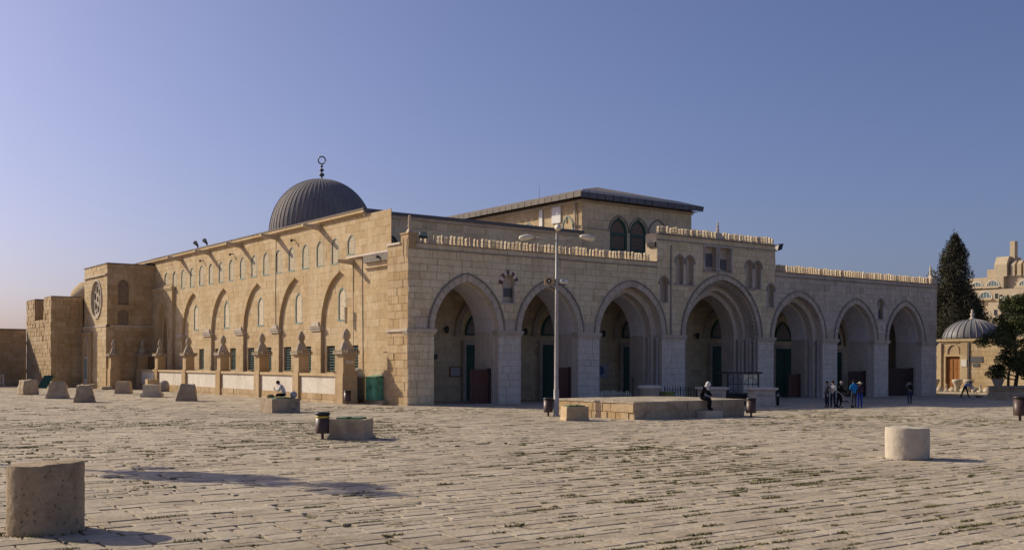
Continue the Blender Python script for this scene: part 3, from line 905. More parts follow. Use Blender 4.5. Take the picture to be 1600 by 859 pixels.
# ---- long east wall
EX = .25
ME = lambda s, z, d: (EX+d, s, z)
BLIND = [Op(c, 2.82, -.4, 5.05, 8.78) for c in (9.6, 16.75, 23.75, 30.95, 38.3)]
UPY = [7.87+2.36*k for k in range(17)]
UPW = [Op(y, .56, 9.30, 10.50, 11.12) for y in UPY]
UPW[0] = Op(UPY[0], .56, 9.75, 10.50, 11.12)
block_wall('east_wall', mosque, ME, 2.53, 43.4, -.3, 12.25, .47, BLIND + UPW, M_EAST, M_MORTAR, 61, .95, .009, .007, breaks=(WTOP+.14,))
block_wall('east_wall', mosque, ME, 43.4, 49.0, 9.5, 12.25, .47, [o for o in UPW if o.c > 43], M_EAST, M_MORTAR, 62, .95, .014, .010)
REC = .21
for o in BLIND:
    q = MB(); reveal(q, o, ME, 0, REC); q.build('arch_reveal', M_EAST, mosque)
    M2 = lambda s, z, d: (EX+REC+d, s, z)
    win = Op(o.c-.02 if o.c < 12 else o.c-.25, .60, 5.42, 7.05, 7.70)
    rects = [Op(o.c+s*1.70, .66, 1.95, 3.75, 3.75) for s in (-1, 1)]
    block_wall('arch_infill_wall', mosque, M2, o.c-o.a, o.c+o.a, -.3, o.za, .47, [win]+rects, M_EAST, M_MORTAR, int(o.c*9), .95, .009, .007)
    for wv in [win] + rects:
        r = MB(); reveal(r, wv, M2, 0, .3)
        if wv.flat: r.add([M2(wv.c-wv.a, wv.z0, 0), M2(wv.c+wv.a, wv.z0, 0), M2(wv.c+wv.a, wv.z0, .3), M2(wv.c-wv.a, wv.z0, .3)], [(0,1,2,3)])
        r.build('window_reveal', M_EAST, mosque)
        fr = MB()
        if wv.flat:
            fr.add([M2(wv.c-wv.a, wv.z0, .24), M2(wv.c+wv.a, wv.z0, .24), M2(wv.c+wv.a, wv.za, .24), M2(wv.c-wv.a, wv.za, .24)], [(0,1,2,3)])
            ww = fr.build('barred_window', M_GLASS, mosque)
            bars = MB()
            for k in range(9):
                z = wv.z0 + .1 + k*(wv.za-wv.z0-.1)/9; bars.tube([M2(wv.c-wv.a, z, .14), M2(wv.c+wv.a, z, .14)], .022, 5)
            for k in range(6):
                s = wv.c-wv.a+.12 + k*(2*wv.a-.24)/5; bars.tube([M2(s, wv.z0, .16), M2(s, wv.za, .16)], .018, 5)
            bars.build('window_bars', M_TEAL, ww)
        else:
            ring_solid(fr, wv.outline(-.09), wv.outline(0), M2, .0, .10)
            fr.box(*sorted((EX+REC-.02, EX+REC+.10)), wv.c-wv.a, wv.c+wv.a, wv.z0-.01, wv.z0+.10)
            ww = fr.build('arched_window', M_TEAL, mosque)
            g = MB(); ol = wv.outline(-.06); g.add([M2(a, b, .05) for a, b in ol], [tuple(range(len(ol)))]); g.build('grille', M_GRILLE, ww)
# pilaster caps between the blind arches
for a, b in zip(BLIND[:-1], BLIND[1:]):
    s0, s1 = a.c+a.a, b.c-b.a
    q = MB()
    q.box(EX-.16, EX+.4, s0-.14, s1+.14, 4.98, 5.12); q.box(EX-.10, EX+.4, s0-.08, s1+.08, 4.82, 4.98); q.box(EX-.20, EX+.4, s0-.05, s1+.05, 5.12, 5.2); q.box(EX-.10, EX+.02, s0+.25, s1-.25, 5.2, 5.45)
    q.build('pilaster_cap', M_TRIM, mosque)
q = MB(); q.box(EX-.16, EX+.4, 41.0, 42.6, 4.98, 5.12); q.box(EX-.10, EX+.4, 41.05, 42.5, 4.82, 4.98); q.build('pilaster_cap', M_TRIM, mosque)
# upper windows: one built, the others copied
def upper_window(op, i):
    r = MB(); reveal(r, op, ME, 0, .22); r.add([ME(op.c-op.a, op.z0, 0), ME(op.c+op.a, op.z0, 0), ME(op.c+op.a, op.z0, .22), ME(op.c-op.a, op.z0, .22)], [(0,1,2,3)])
    r.build('window_reveal', M_EAST, mosque)
    f = MB(); ring_solid(f, op.outline(-.07), op.outline(0), ME, .0, .12)
    f.box(EX-.02, EX+.12, op.c-op.a, op.c+op.a, op.z0, op.z0+.09)
    w = f.build('arched_window', M_TEAL, mosque)
    g = MB(); ol = op.outline(-.05); g.add([ME(a, b, .045) for a, b in ol], [tuple(range(len(ol)))]); g.build('grille', M_GRILLE, w)
for i, o in enumerate(UPW): upper_window(o, i)
# cornice and spouts
q = MB(); q.box(EX-.12, EX+.5, 5.86, 57, 12.25, 12.36); q.box(EX-.26, EX+.5, 5.75, 57, 12.36, 12.55); q.build('cornice', M_EAST, mosque)
q = MB(); q.box(EX-.30, EX+1.2, 5.7, 57, 12.55, 12.62); q.build('roof_edge', M_LEADT, mosque)
q = MB()
for k in range(110):
    yy = 5.9 + k*.40; q.lathe([(.06, 12.62), (.05, 12.68), (.015, 12.69)], EX-.18, yy, 6)
tag(q.build('roof_tile_ends', M_MERLON, mosque), kind='stuff')
for yy in (12.6, 19.9, 27.0, 34.2, 41.4):
    q = MB(); z = 12.12
    q.add([(EX, yy-.20, z-.28), (EX-1.35, yy-.14, z-.08), (EX-1.35, yy+.14, z-.08), (EX, yy+.20, z-.28), (EX, yy-.20, z+.12), (EX-1.35, yy-.14, z+.10), (EX-1.35, yy+.14, z+.10), (EX, yy+.20, z+.12)], [(0,1,2,3),(4,7,6,5),(0,4,5,1),(1,5,6,2),(2,6,7,3),(3,7,4,0)])
    q.build('water_spout', M_MERLON, mosque)
q = MB(); yy, z = 7.6, 9.30
q.add([(EX, yy-.18, z-.22), (EX-1.2, yy-.13, z-.10), (EX-1.2, yy+.13, z-.10), (EX, yy+.18, z-.22), (EX, yy-.18, z+.10), (EX-1.2, yy-.13, z+.08), (EX-1.2, yy+.13, z+.08), (EX, yy+.18, z+.10)], [(0,1,2,3),(4,7,6,5),(0,4,5,1),(1,5,6,2),(2,6,7,3),(3,7,4,0)])
q.build('water_spout', M_MERLON, mosque)
for yy, z in ((3.75, 9.35), (16.7, 11.55), (28.7, 11.5), (35.7, 11.5)):
    q = MB(); q.tube([(EX+.02, yy, z), (EX-.28, yy, z-.02)], [.035, .045], 8); q.lathe([(.03, z-.15), (.09, z-.11), (.09, z+.03), (.03, z+.05)], EX-.30, yy, 8); q.build('wall_lamp', M_DARKMET, mosque)
for pts in ([(EX-.03, 7.55, 9.1), (EX-.03, 7.5, 6), (EX-.04, 7.4, 2.0)], [(EX-.03, 6.3, 9.5), (EX-.03, 6.2, 5), (EX-.04, 6.1, 1.0)], [(EX-.02, 20.1, 12.2), (EX-.03, 20.15, 8), (EX-.03, 20.1, 5.3)]):
    q = MB(); q.tube(pts, .022, 6); q.build('wall_cable', M_HOOD, mosque)
q = MB(); q.tube([(EX-.14, 8.35, 6.3), (EX-.14, 8.35, 5.2)], [.12, .09], 8); q.build('wall_bracket', M_MERLON, mosque)
# low north end of the east wall: side pier with plinth
q = MB(); q.box(EX-.14, EX+.02, 2.53, 3.2, -.3, 3.3); q.box(EX-.2, EX+.02, 2.5, 3.3, 3.3, 3.5); q.build('corner_pilaster', M_EASTL, mosque)
q = MB(); q.box(-.34, EX+.02, 2.55, 7.0, -.3, .22); q.build('plinth', M_EAST, mosque)

# ---- hall above the porch
MH = lambda s, z, d: (s, 5.9+d, z)
HW = Op(2.1, .62, 9.2, 10.35, 11.10)
block_wall('hall_north_wall', mosque, MH, EX+.02, 18.6, 9.3, 12.15, .5, [HW], M_NORTH, M_MORTARN, 71, 1.1, .014, .01)
q = MB(); reveal(q, HW, MH, 0, .2); q.build('window_reveal', M_NORTH, mosque)
f = MB(); ring_solid(f, HW.outline(-.12), HW.outline(0), MH, .02, .14); w = f.build('arched_window', M_GREENW, mosque)
g = MB(); ol = HW.outline(-.1); g.add([MH(a, b, .1) for a, b in ol], [tuple(range(len(ol)))]); g.build('grille', M_GRILLEN, w)
q = MB(); q.box(EX-.1, 18.6, 5.78, 6.0, 12.15, 12.36); q.build('cornice', M_TRIM, mosque)
q = MB(); q.box(EX-.24, 18.58, 5.62, 6.6, 12.365, 12.55); q.build('roof_edge', M_LEADR, mosque)
q = MB(); q.box(EX+.05, 30.2, 6.0, 57.0, 12.40, 12.5); q.box(9, 48, 57, 86, 12.4, 12.5); q.build('hall_roof', M_LEADT, mosque)
q = MB(); q.box(9, 48, 85.9, 86, -.3, 12.4); q.box(9, 9.1, 57, 85.9, -.3, 12.4); q.box(EX+.1, 9, 56.9, 57, -.3, 12.4); q.build('hall_south_wall', M_EAST, mosque)
q = MB(); q.box(30.2, 55.5, 6.2, 86, 9.3, 9.6); q.build('west_aisle_roof', M_LEADT, mosque)
q = MB(); q.box(55.4, 55.6, 6.0, 86, -.3, 9.3); q.build('west_wall', M_EAST, mosque)
# raised centre of the hall with lead roof
CW = [Op(22.27, .88, 11.0, 12.75, 13.85), Op(24.32, .88, 11.0, 12.75, 13.85)]
block_wall('clerestory_north_wall', mosque, MH, 18.6, 30.2, 9.3, 14.75, .52, CW, M_NORTH, M_MORTARN, 81, 1.1, .014, .01)
for o in CW:
    q = MB(); reveal(q, o, MH, 0, .25); q.build('window_reveal', M_TRIM, mosque)
    h = MB(); ring_solid(h, o.arc(.10), o.arc(.20), MH, -.08, .03); h.build('arch_moulding', M_HOOD, mosque)
    f = MB(); ring_solid(f, o.outline(-.17), o.outline(0), MH, .04, .18); f.box(o.c-o.a, o.c+o.a, 5.95, 6.07, 12.48, 12.68); f.box(o.c-o.a, o.c+o.a, 5.95, 6.07, 11.25, 11.45)
    w = f.build('green_arched_window', M_GREENW, mosque)
    g = MB(); ol = o.outline(-.15); g.add([MH(a, b, .13) for a, b in ol], [tuple(range(len(ol)))]); g.build('grille', M_GRILLEB, w)
o = Op(26.4, .88, 11.0, 12.75, 13.85); q = MB(); ring_solid(q, o.arc(.10), o.arc(.20), MH, -.08, .03); q.build('arch_moulding', M_HOOD, mosque)
q = MB(); q.box(18.5, 21.3, 5.80, 5.93, 12.78, 12.88); q.build('string_course', M_TRIM, mosque)
block_wall('clerestory_east_wall', mosque, lambda s, z, d: (18.6+d, s, z), 5.92, 74, 12.5, 14.75, .5, [], M_EAST, M_MORTAR, 82, 1.2, .014, .01)
q = MB(); q.box(18.5, 18.62, 8.4, 9.5, 13.45, 14.72); q.build('white_shutter', M_WHITE, mosque)
q = MB(); q.box(18.5, 18.62, 10.7, 11.1, 13.4, 14.72); q.build('white_shutter', M_WHITE, mosque)
for yy in (7.6, 12.6):
    op = Op(yy, .7, 12.5, 13.0, 13.9); q = MB(); ring_solid(q, op.outline(-.13), op.outline(0), lambda s, z, d: (18.6+d, s, z), -.05, .02); q.build('arched_window', M_TEAL, mosque)
q = MB(); q.tube([(18.5, 6.6, 12.5), (18.5, 6.6, 15.0)], .06, 8); q.tube([(18.35, 7.4, 13.3), (18.0, 7.0, 13.6)], .1, 8); q.build('down_pipe', M_TRIM, mosque)
q = MB(); q.box(18.48, 30.32, 5.78, 74, 14.75, 14.93); q.build('cornice', M_TRIM, mosque)
q = MB(); q.add([(30.2,5.92,8.7),(30.2,74,8.7),(30.2,74,14.75),(30.2,5.92,14.75)], [(0,1,2,3)]); q.build('clerestory_west_wall', M_NORTH, mosque)
def lead_roof():
    x0, x1, y0, y1 = 17.75, 30.75, 5.05, 75.0
    zf, ze = 14.93, 15.36
    b = MB()
    b.add([(x0+.25,y0+.25,zf),(x1-.25,y0+.25,zf),(x1-.25,y1,zf),(x0+.25,y1,zf)], [(0,1,2,3)])
    b.build('eave_soffit', M_DARKWOOD, mosque)
    xm = (x0+x1)/2
    rt = MB(); x0i, x1i, yi = x0+1.5, x1-1.5, y0+1.5
    rt.add([(x0i,yi,15.86),(x1i,yi,15.86),(xm+.4,y0+6.2,17.15),(xm,y1,17.15),(x1i,y1,15.86),(x0i,y1,15.86)], [(0,1,2),(0,2,3,5),(1,4,3,2)])
    roof = rt.build('roof', M_LEADT, mosque)
    # lead apron panels along the eaves
    def panel(a0, a1, b0, b1):
        q = MB(); q.add([(*a0, ze-.42), (*a1, ze-.42), (*a1, ze), (*a0, ze), (*b1, 15.865), (*b0, 15.865)], [(0,1,2,3), (3,2,4,5)]); q.build('lead_panel', M_LEADR, roof)
    n = 16
    for k in range(n):
        f0, f1 = k/n, (k+1)/n-.004
        panel((x0+(x1-x0)*f0, y0), (x0+(x1-x0)*f1, y0), (x0i+(x1i-x0i)*f0, yi), (x0i+(x1i-x0i)*f1, yi))
    n = 80
    for k in range(n):
        f0, f1 = k/n, (k+1)/n-.0008
        q = MB(); ya, yb = y0+(y1-y0)*f0, y0+(y1-y0)*f1; yc, yd = yi+(y1-yi)*f0, yi+(y1-yi)*f1
        q.add([(x0,ya,ze-.36),(x0,yb,ze-.36),(x0,yb,ze),(x0,ya,ze),(x0i,yd,15.865),(x0i,yc,15.865)], [(0,1,2,3),(3,2,4,5)]); q.build('lead_panel', M_LEADT, roof)
    q = MB(); q.add([(x1,y0,ze-.2),(x1,y1,ze-.2),(x1,y1,ze),(x1,y0,ze),(x1i,y1,15.865),(x1i,yi,15.865)], [(0,1,2,3),(3,2,4,5)]); q.build('lead_panel', M_LEADR, roof)
lead_roof()
q = MB(); q.tube([(19.6, 12.5, 15.6), (19.6, 12.5, 16.9)], .011, 5); q.build('aerial', M_DARKMET, mosque)
# loudspeakers on the east roof edge
for yy in (37.4, 35.1):
    q = MB(); q.tube([(.35, yy, 12.6), (.35, yy, 13.05)], .05, 8); q.tube([(.35, yy+.1, 13.0), (.05, yy-.15, 13.2)], [.08, .2], 10); q.tube([(.35, yy+.1, 13.0), (.5, yy+.4, 12.85)], [.1, .05], 8); q.build('loudspeaker', M_DARKMET, mosque)

# ---- dome
def dome():
    cx, cy, zb, r = 28.4, 70.3, 18.4, 6.65
    q = MB(); q.lathe([(6.6, 12.4), (6.6, 18.2), (6.75, 18.3), (6.75, 18.5), (6.4, 18.55)], cx, cy, 48, False); q.build('drum', M_NORTH, mosque)
    prof = []
    for k in range(25):
        t = k/24
        a = t*pi/2
        rr = r*cos(a)**.93*(1+.035*sin(a*2)); z = zb + 7.9*sin(a)**1.02
        prof.append((max(rr, .05), z))
    q = MB(); q.lathe(prof, cx, cy, 72); d = q.build('dome', M_LEAD, mosque, True)
    rb = MB(); w = .06
    pts = [(p[0]+.05, p[1]) for p in prof[:-1]]
    for (ra, za), (rb_, zb_) in zip(pts[:-1], pts[1:]):
        wa, wb = min(w, ra*.05+.008), min(w, rb_*.05+.008)
        rb.add([(ra-.12,-wa,za),(ra,-wa*.5,za),(ra,wa*.5,za),(ra-.12,wa,za),(rb_-.12,-wb,zb_),(rb_,-wb*.5,zb_),(rb_,wb*.5,zb_),(rb_-.12,wb,zb_)], [(0,1,5,4),(1,2,6,5),(2,3,7,6)])
    me = rb.mesh('rib', True, [M_LEAD])
    for k in range(60):
        obj('rib', me, d, (cx, cy, 0), 2*pi*k/60)
    fp = [(.5,26.2),(.35,26.4),(.10,26.5),(.10,26.75),(.28,26.9),(.36,27.1),(.28,27.3),(.09,27.42),(.09,27.6),(.24,27.72),(.30,27.9),(.24,28.06),(.07,28.16),(.07,28.35),(.16,28.43),(.2,28.55),(.16,28.66),(.06,28.75),(.06,28.95)]
    f = MB(); f.lathe([(r_, 26.2+(z_-26.2)*.77) for r_, z_ in fp], cx, cy, 14)
    fin = f.build('finial', M_LEADR, mosque, True)
    g = MB(); pts = []
    for k in range(25):
        a = -pi/2 + 2*pi*k/24; u = .46*cos(a); pts.append((cx+u*cos(YAW), cy-u*sin(YAW), 28.78+.48*sin(a)))
    g.tube(pts, .085, 8); g.build('crescent', M_LEADR, fin, True)
dome()

# ---- transept block at the far end of the east wall
def transept():
    X0, Y0, Y1, ZT = -4.3, 49.0, 57.2, 11.95
    wins = [Op(-2.80, .50, 8.05, 9.95, 10.5), Op(-2.80, .50, 6.15, 7.1, 7.62)]
    Mn = lambda s, z, d: (s, Y0+d, z)
    block_wall('transept_north_wall', mosque, Mn, X0, EX, 6.0, ZT, .5, wins, M_EASTL, M_MORTAR, 91, .9, .016, .012)
    block_wall('transept_north_wall', mosque, lambda s, z, d: (s, Y0-.12+d, z), X0-.12, EX, -.3, 6.0, .5, [], M_EASTL, M_MORTAR, 92, .9, .016, .014)
    for o in wins:
        q = MB(); reveal(q, o, Mn, 0, .2); q.build('window_reveal', M_EASTL, mosque)
        g = MB(); ol = o.outline(); g.add([Mn(a, b, .1) for a, b in ol], [tuple(range(len(ol)))]); g.build('window_grille', M_GRILLEB, mosque)
    Me = lambda s, z, d: (X0+d, s, z)
    class Circ(Op):
        def __init__(s, c, r, zc): s.c, s.a, s.z0, s.zs, s.za, s.flat, s.r, s.zc = c, r, zc-r, zc-r, zc+r, False, r, zc
        def half(s, z): return sqrt(max(s.r**2-(z-s.zc)**2, 0))
        def outline(s, off=0, n=32): return [(s.c-(s.r+off)*sin(2*pi*k/n), s.zc-(s.r+off)*cos(2*pi*k/n)) for k in range(n+1)]
    rose = Circ(52.7, 1.75, 8.72)
    block_wall('transept_east_wall', mosque, Me, Y0+.02, Y1, 6.0, ZT, .5, [rose], M_EAST, M_MORTAR, 93, .9, .016, .012)
    block_wall('transept_east_wall', mosque, lambda s, z, d: (X0-.12+d, s, z), Y0-.1, Y1, -.3, 6.0, .5, [], M_EAST, M_MORTAR, 94, .9, .016, .012)
    q = MB(); reveal(q, rose, Me, 0, .35); q.build('window_reveal', M_EAST, mosque)
    q = MB(); q.add([Me(a, b, .33) for a, b in rose.outline()[:-1]], [tuple(range(32))]); rg = q.build('rose_window', M_GLASS, mosque)
    r = MB(); ring_solid(r, rose.outline(.02), rose.outline(.22), Me, -.10, .03); r.build('rose_moulding', M_TRIM, rg)
    t = MB()
    for k in range(6):
        a = k*pi/3 + .3; c = (52.7+.98*cos(a), 8.72+.98*sin(a))
        i0 = [(c[0]+.40*cos(2*pi*j/14), c[1]+.40*sin(2*pi*j/14)) for j in range(15)]; i1 = [(c[0]+.54*cos(2*pi*j/14), c[1]+.54*sin(2*pi*j/14)) for j in range(15)]
        ring_solid(t, i0, i1, Me, .12, .26)
    i0 = [(52.7+.34*cos(2*pi*j/14), 8.72+.34*sin(2*pi*j/14)) for j in range(15)]; i1 = [(52.7+.50*cos(2*pi*j/14), 8.72+.50*sin(2*pi*j/14)) for j in range(15)]
    ring_solid(t, i0, i1, Me, .10, .26)
    ring_solid(t, rose.outline(-.26), rose.outline(-.02), Me, .12, .3)
    t.build('rose_tracery', M_TRIM, rg)
    q = MB(); q.box(X0-.14, EX, Y0-.14, Y0+.2, 5.95, 6.1); q.box(X0-.18, X0+.2, Y0-.14, Y1, 5.95, 6.1); q.build('string_course', M_TRIM, mosque)
    q = MB(); q.box(X0-.16, X0+.15, Y0+.2, Y1-.2, 10.9, 11.05); q.build('string_course', M_TRIM, mosque)
    q = MB(); q.box(X0-.06, EX+3, Y0-.06, Y1+.06, ZT, ZT+.1); q.build('transept_roof', M_LEADT, mosque)
    q = MB(); q.box(-.35, .2, Y0+1.2, Y0+1.8, ZT+.1, ZT+.35); q.build('roof_box', M_BINK, mosque)
    q = MB(); q.box(X0-.30, X0-.1, Y0+4.6, Y1-.02, -.3, 5.3); q.box(X0-.35, X0-.1, Y0+4.5, Y1-.02, 5.3, 5.5); q.build('door_surround', M_EASTL, mosque)
    o = Op(Y0+6.3, .75, 3.2, 3.7, 5.0); Md = lambda s, z, d: (X0-.30+d, s, z)
    q = MB(); ring_solid(q, o.outline(0), o.outline(.16), Md, -.06, .03); q.build('niche_moulding', M_TRIM, mosque)
    q = MB(); q.box(X0-.36, X0-.29, Y0+5.6, Y0+7.0, .1, 3.1); dd = q.build('tall_window', M_TRIM, mosque)
    q = MB(); q.box(X0-.38, X0-.355, Y0+5.85, Y0+6.75, .9, 2.9); q.build('pane', M_TEAL, dd)
    # half dome behind
    q = MB(); q.lathe([(2.6, 9.0), (2.4, 9.9), (1.7, 10.7), (.6, 11.1), (.1, 11.15)], -2.6, Y1+2.0, 20); q.build('apse_roof', M_EAST, mosque, True)
    q = MB(); q.box(-3.9, -.5, Y1, Y1+4.5, -.3, 9.2); q.build('apse_wall', M_EAST, mosque)
    # side entrance with deep pointed arch
    op = Op(46.0, 1.55, -.3, 4.75, 8.45); op2 = Op(46.0, 1.15, -.3, 4.6, 7.6)
    Mp = lambda s, z, d: (EX-.28+d, s, z)
    block_wall('side_entrance_wall', mosque, Mp, 43.2, 48.95, -.3, 9.5, .47, [op], M_EAST, M_MORTAR, 95, .9, .014, .01)
    q = MB(); reveal(q, op, Mp, 0, .45); ringface(q, op2.outline(), op.outline(), Mp, .45); reveal(q, op2, Mp, .45, .9)
    ring_solid(q, op.arc(.25), op.arc(.42), Mp, -.08, .03); q.box(EX-.28, EX+.02, 43.2, 43.22, -.3, 9.5)
    q.build('side_entrance_arch', M_EAST, mosque)
    q = MB(); ol = op2.outline(); q.add([Mp(a, b, .9) for a, b in ol], [tuple(range(len(ol)))]); se = q.build('side_entrance_infill', M_EASTL, mosque)
    q = MB()
    for k in range(10):
        q.box(EX+.45, EX+.63, 45.0, 47.0, 4.6+k*.26, 4.74+k*.26)
    q.build('corbel_rows', M_EASTL, se)
    q = MB(); q.box(EX+.55, EX+.64, 45.2, 46.8, -.3, 3.4); q.build('side_door', M_DARKWOOD, mosque)
    q = MB(); q.box(EX-.42, EX+.02, 43.05, 48.95, 9.5, 9.62); q.box(EX-.36, EX+.02, 43.1, 48.95, 9.35, 9.5); q.build('cornice', M_EAST, mosque)
    q = MB()
    for k in range(17): q.taper(EX-.2, 43.25+k*.34, 9.62, 9.9, .12, .12, .05, .04)
    q.build('entrance_cresting', M_EAST, mosque)
transept()

# ------------------------------------------------------------------ tower and boundary wall at the far left
def tower():
    t = thing('stone_tower', 'squat rough stone tower with a notched top beside the mosque at far left', 'tower')
    X0, Y0, Y1 = -7.4, 57.5, 68.6
    NO = Op(62.7, 2.05, 6.9, 9.3, 9.3)
    block_wall('north_wall', t, lambda s, z, d: (s, Y0+d, z), X0, -4.35, -.3, 9.1, .42, [], M_EASTL, M_MORTAR, 101, .7, .02, .02)
    block_wall('east_wall', t, lambda s, z, d: (X0+d, s, z), Y0+.02, Y1, -.3, 9.12, .42, [NO], M_EASTL, M_MORTAR, 102, .7, .022, .03)
    q = MB(); q.box(X0+.05, -4.4, Y0+.05, 60.65, 9.05, 9.18); q.box(X0+.05, -4.4, 64.75, Y1, 9.05, 9.2); q.build('roof_edge', M_LEADT, t)
    q = MB(); q.box(X0+1.0, -4.4, 60.6, 64.8, 6.5, 8.95); q.box(X0+.05, -4.4, Y0+3.05, Y0+3.15, 6.9, 9.05); q.box(X0+.05, -4.4, 64.7, 64.76, 6.9, 9.05); q.box(X0+.1, X0+1.1, 60.6, 64.8, 6.8, 6.9); q.box(X0+.1, -3, Y1-.1, Y1, -.3, 9.05); q.build('notch_wall', M_EASTL, t)
    w = thing('boundary_wall', 'plain shaded stone boundary wall at the left edge of the plaza', 'wall')
    block_wall('wall_face', w, lambda s, z, d: (s, 69.0+d, z), -60, X0+.03, -.3, 6.0, .5, [], M_EASTL, M_MORTAR, 103, .9, .016, .014)
    q = MB(); q.box(-60, X0+.02, 68.9, 70, 6.0, 6.12); q.box(-60, X0, 69.05, 69.9, -.3, 6.0); q.build('coping', M_LEADT, w)
tower()
q = MB(); q.add([(-7.9,57.2,.1),(-7.2,56.3,1.55),(-7.2,58.0,1.55),(-9.6,58.6,.1)], [(0,1,2,3)]); 
q = MB(); q.add([(-9.4,54.2,.05),(-8.6,54.0,.05),(-7.75,55.0,1.25),(-8.55,55.2,1.25),(-9.4,54.2,.0),(-8.6,54.0,.0),(-7.7,55.0,1.19),(-8.5,55.2,1.19)], [(0,1,2,3),(4,7,6,5),(0,4,5,1),(1,5,6,2),(2,6,7,3),(3,7,4,0)])
q.box(-8.2,-8.1,54.85,54.95,0,.95)
tag(q.build('tilted_panel', M_GREEN), 'dark green tilted panel leaning by the foot of the tower', 'panel')
for k, (x, y, a, h, lab) in enumerate(((-7.3, 53.6, .5, .35, 'low pale stone lying beside the tilted green panel'), (-5.4, 51.6, .55, .45, 'pair of low broken stones before the tall narrow window'), (-4.9, 46.9, .5, .3, 'small low stone beside the leftmost fence post'))):
    q = rough_block(lambda u, v, w, a=a, h=h: Vector(((u-.5)*a*2, (v-.5)*a*1.4, w*h)), k+40, .06, 6, 5, 4)
    tag(q.build('loose_stone', M_BLOCK, None, False, (x, y, -.02)), lab, 'stone')
q = MB()
for k in range(9):
    q.tube([(-12.4+k*.22, 64.0, .3), (-12.4+k*.22, 64.0, 1.2)], .02, 5)
q.tube([(-12.5,64,.3),(-10.55,64,.3)], .025, 5); q.tube([(-12.5,64,1.2),(-10.55,64,1.2)], .025, 5)
for x in (-12.5, -10.55): q.tube([(x,64,-.02),(x,64,1.25)], .035, 5)
tag(q.build('metal_railing', M_WHITE), 'small white metal railing in front of the shaded boundary wall', 'railing')

# ------------------------------------------------------------------ low fence wall with carved posts
def fence():
    FX = -1.55
    f = thing('fence_wall', 'low whitewashed wall with tall carved stone posts along the mosque side', 'fence')
    PY = [5.15, 12.35, 19.15, 27.0, 35.1, 42.7, 48.0]
    rg = random.Random(77)
    for i, (a, b) in enumerate(zip(PY[:-1], PY[1:])):
        q = MB(); q.box(FX+.03, FX+.35, a+.1, b-.1, -.2, 1.72); q.build('wall_core', M_MORTAR, f)
        q = MB(); q.box(FX, FX+.05, a+.62, b-.62, .55, 1.66); q.build('white_panel', M_WHITEW, f)
        block_wall('wall_foot', f, lambda s, z, d: (FX-.03+d, s, z), a+.1, b-.1, -.2, .55, .36, [], M_EASTL, M_MORTAR, 200+i, .9, .02, .015)
        block_wall('wall_end', f, lambda s, z, d: (FX-.01+d, s, z), a+.1, a+.62, .55, 1.7, .5, [], M_EASTL, M_MORTAR, 220+i, .8, .02, .012)
        block_wall('wall_end', f, lambda s, z, d: (FX-.01+d, s, z), b-.62, b-.1, .55, 1.7, .5, [], M_EASTL, M_MORTAR, 240+i, .8, .02, .012)
        q = MB(); q.box(FX-.10, FX+.42, a+.1, b-.1, 1.70, 1.88); q.build('coping', M_EAST, f)
    def post(x, y, worn, big=1.0):
        h = MB()
        w = .42*big
        h.taper(0, 0, -.2, 1.85, w+.06, w+.06, w+.04, w+.04); h.box(-w-.02, w+.02, -w-.02, w+.02, 1.85, 1.97); h.taper(0, 0, 1.97, 3.05, w-.04, w-.04, w-.04, w-.04)
        p = h.build('post', M_EASTL, f, loc=(x, y, 0))
        c = MB(); c.box(-w-.05, w+.05, -w-.05, w+.05, 3.05, 3.15); c.box(-w-.16, w+.16, -w-.16, w+.16, 3.15, 3.24)
        for k in range(7):
            t = -w-.10 + k*(2*w+.2)/6
            for sx in (-1, 1):
                c.box(sx*(w+.10)-.05, sx*(w+.10)+.05, t-.055, t+.055, 3.24, 3.38); c.box(t-.055, t+.055, sx*(w+.10)-.05, sx*(w+.10)+.05, 3.24, 3.38)
        c.build('post_capital', M_FIN, p)
        d = MB()
        prof = [(w+.04, 3.24), (w+.02, 3.42), (w*.86, 3.62), (w*.62, 3.86), (w*.42, 3.98), (w*.36, 4.06), (w*.52, 4.16), (w*.60, 4.34), (w*.46, 4.54), (w*.22, 4.70), (.02, 4.78)]
        if worn: prof = [(r*rg.uniform(.75, 1.05), z - (.06 if z > 4 else 0)) for r, z in prof]
        d.lathe(prof, 0, 0, 8, True, 0, pi/8)
        d.build('post_finial', M_FIN, p)
    for i, y in enumerate(PY): post(FX+.30 if i else FX+.05, y, i > 4, 1.12 if i == 0 else 1.0)
    post(-4.05, 47.6, True)
    plaque(4.75, 5.3, 2.55, 2.72, 0, f, 1, M_WHITEW, M_HOOD, lambda s, z, d: (s-6.55, 4.70+d, z))
fence()

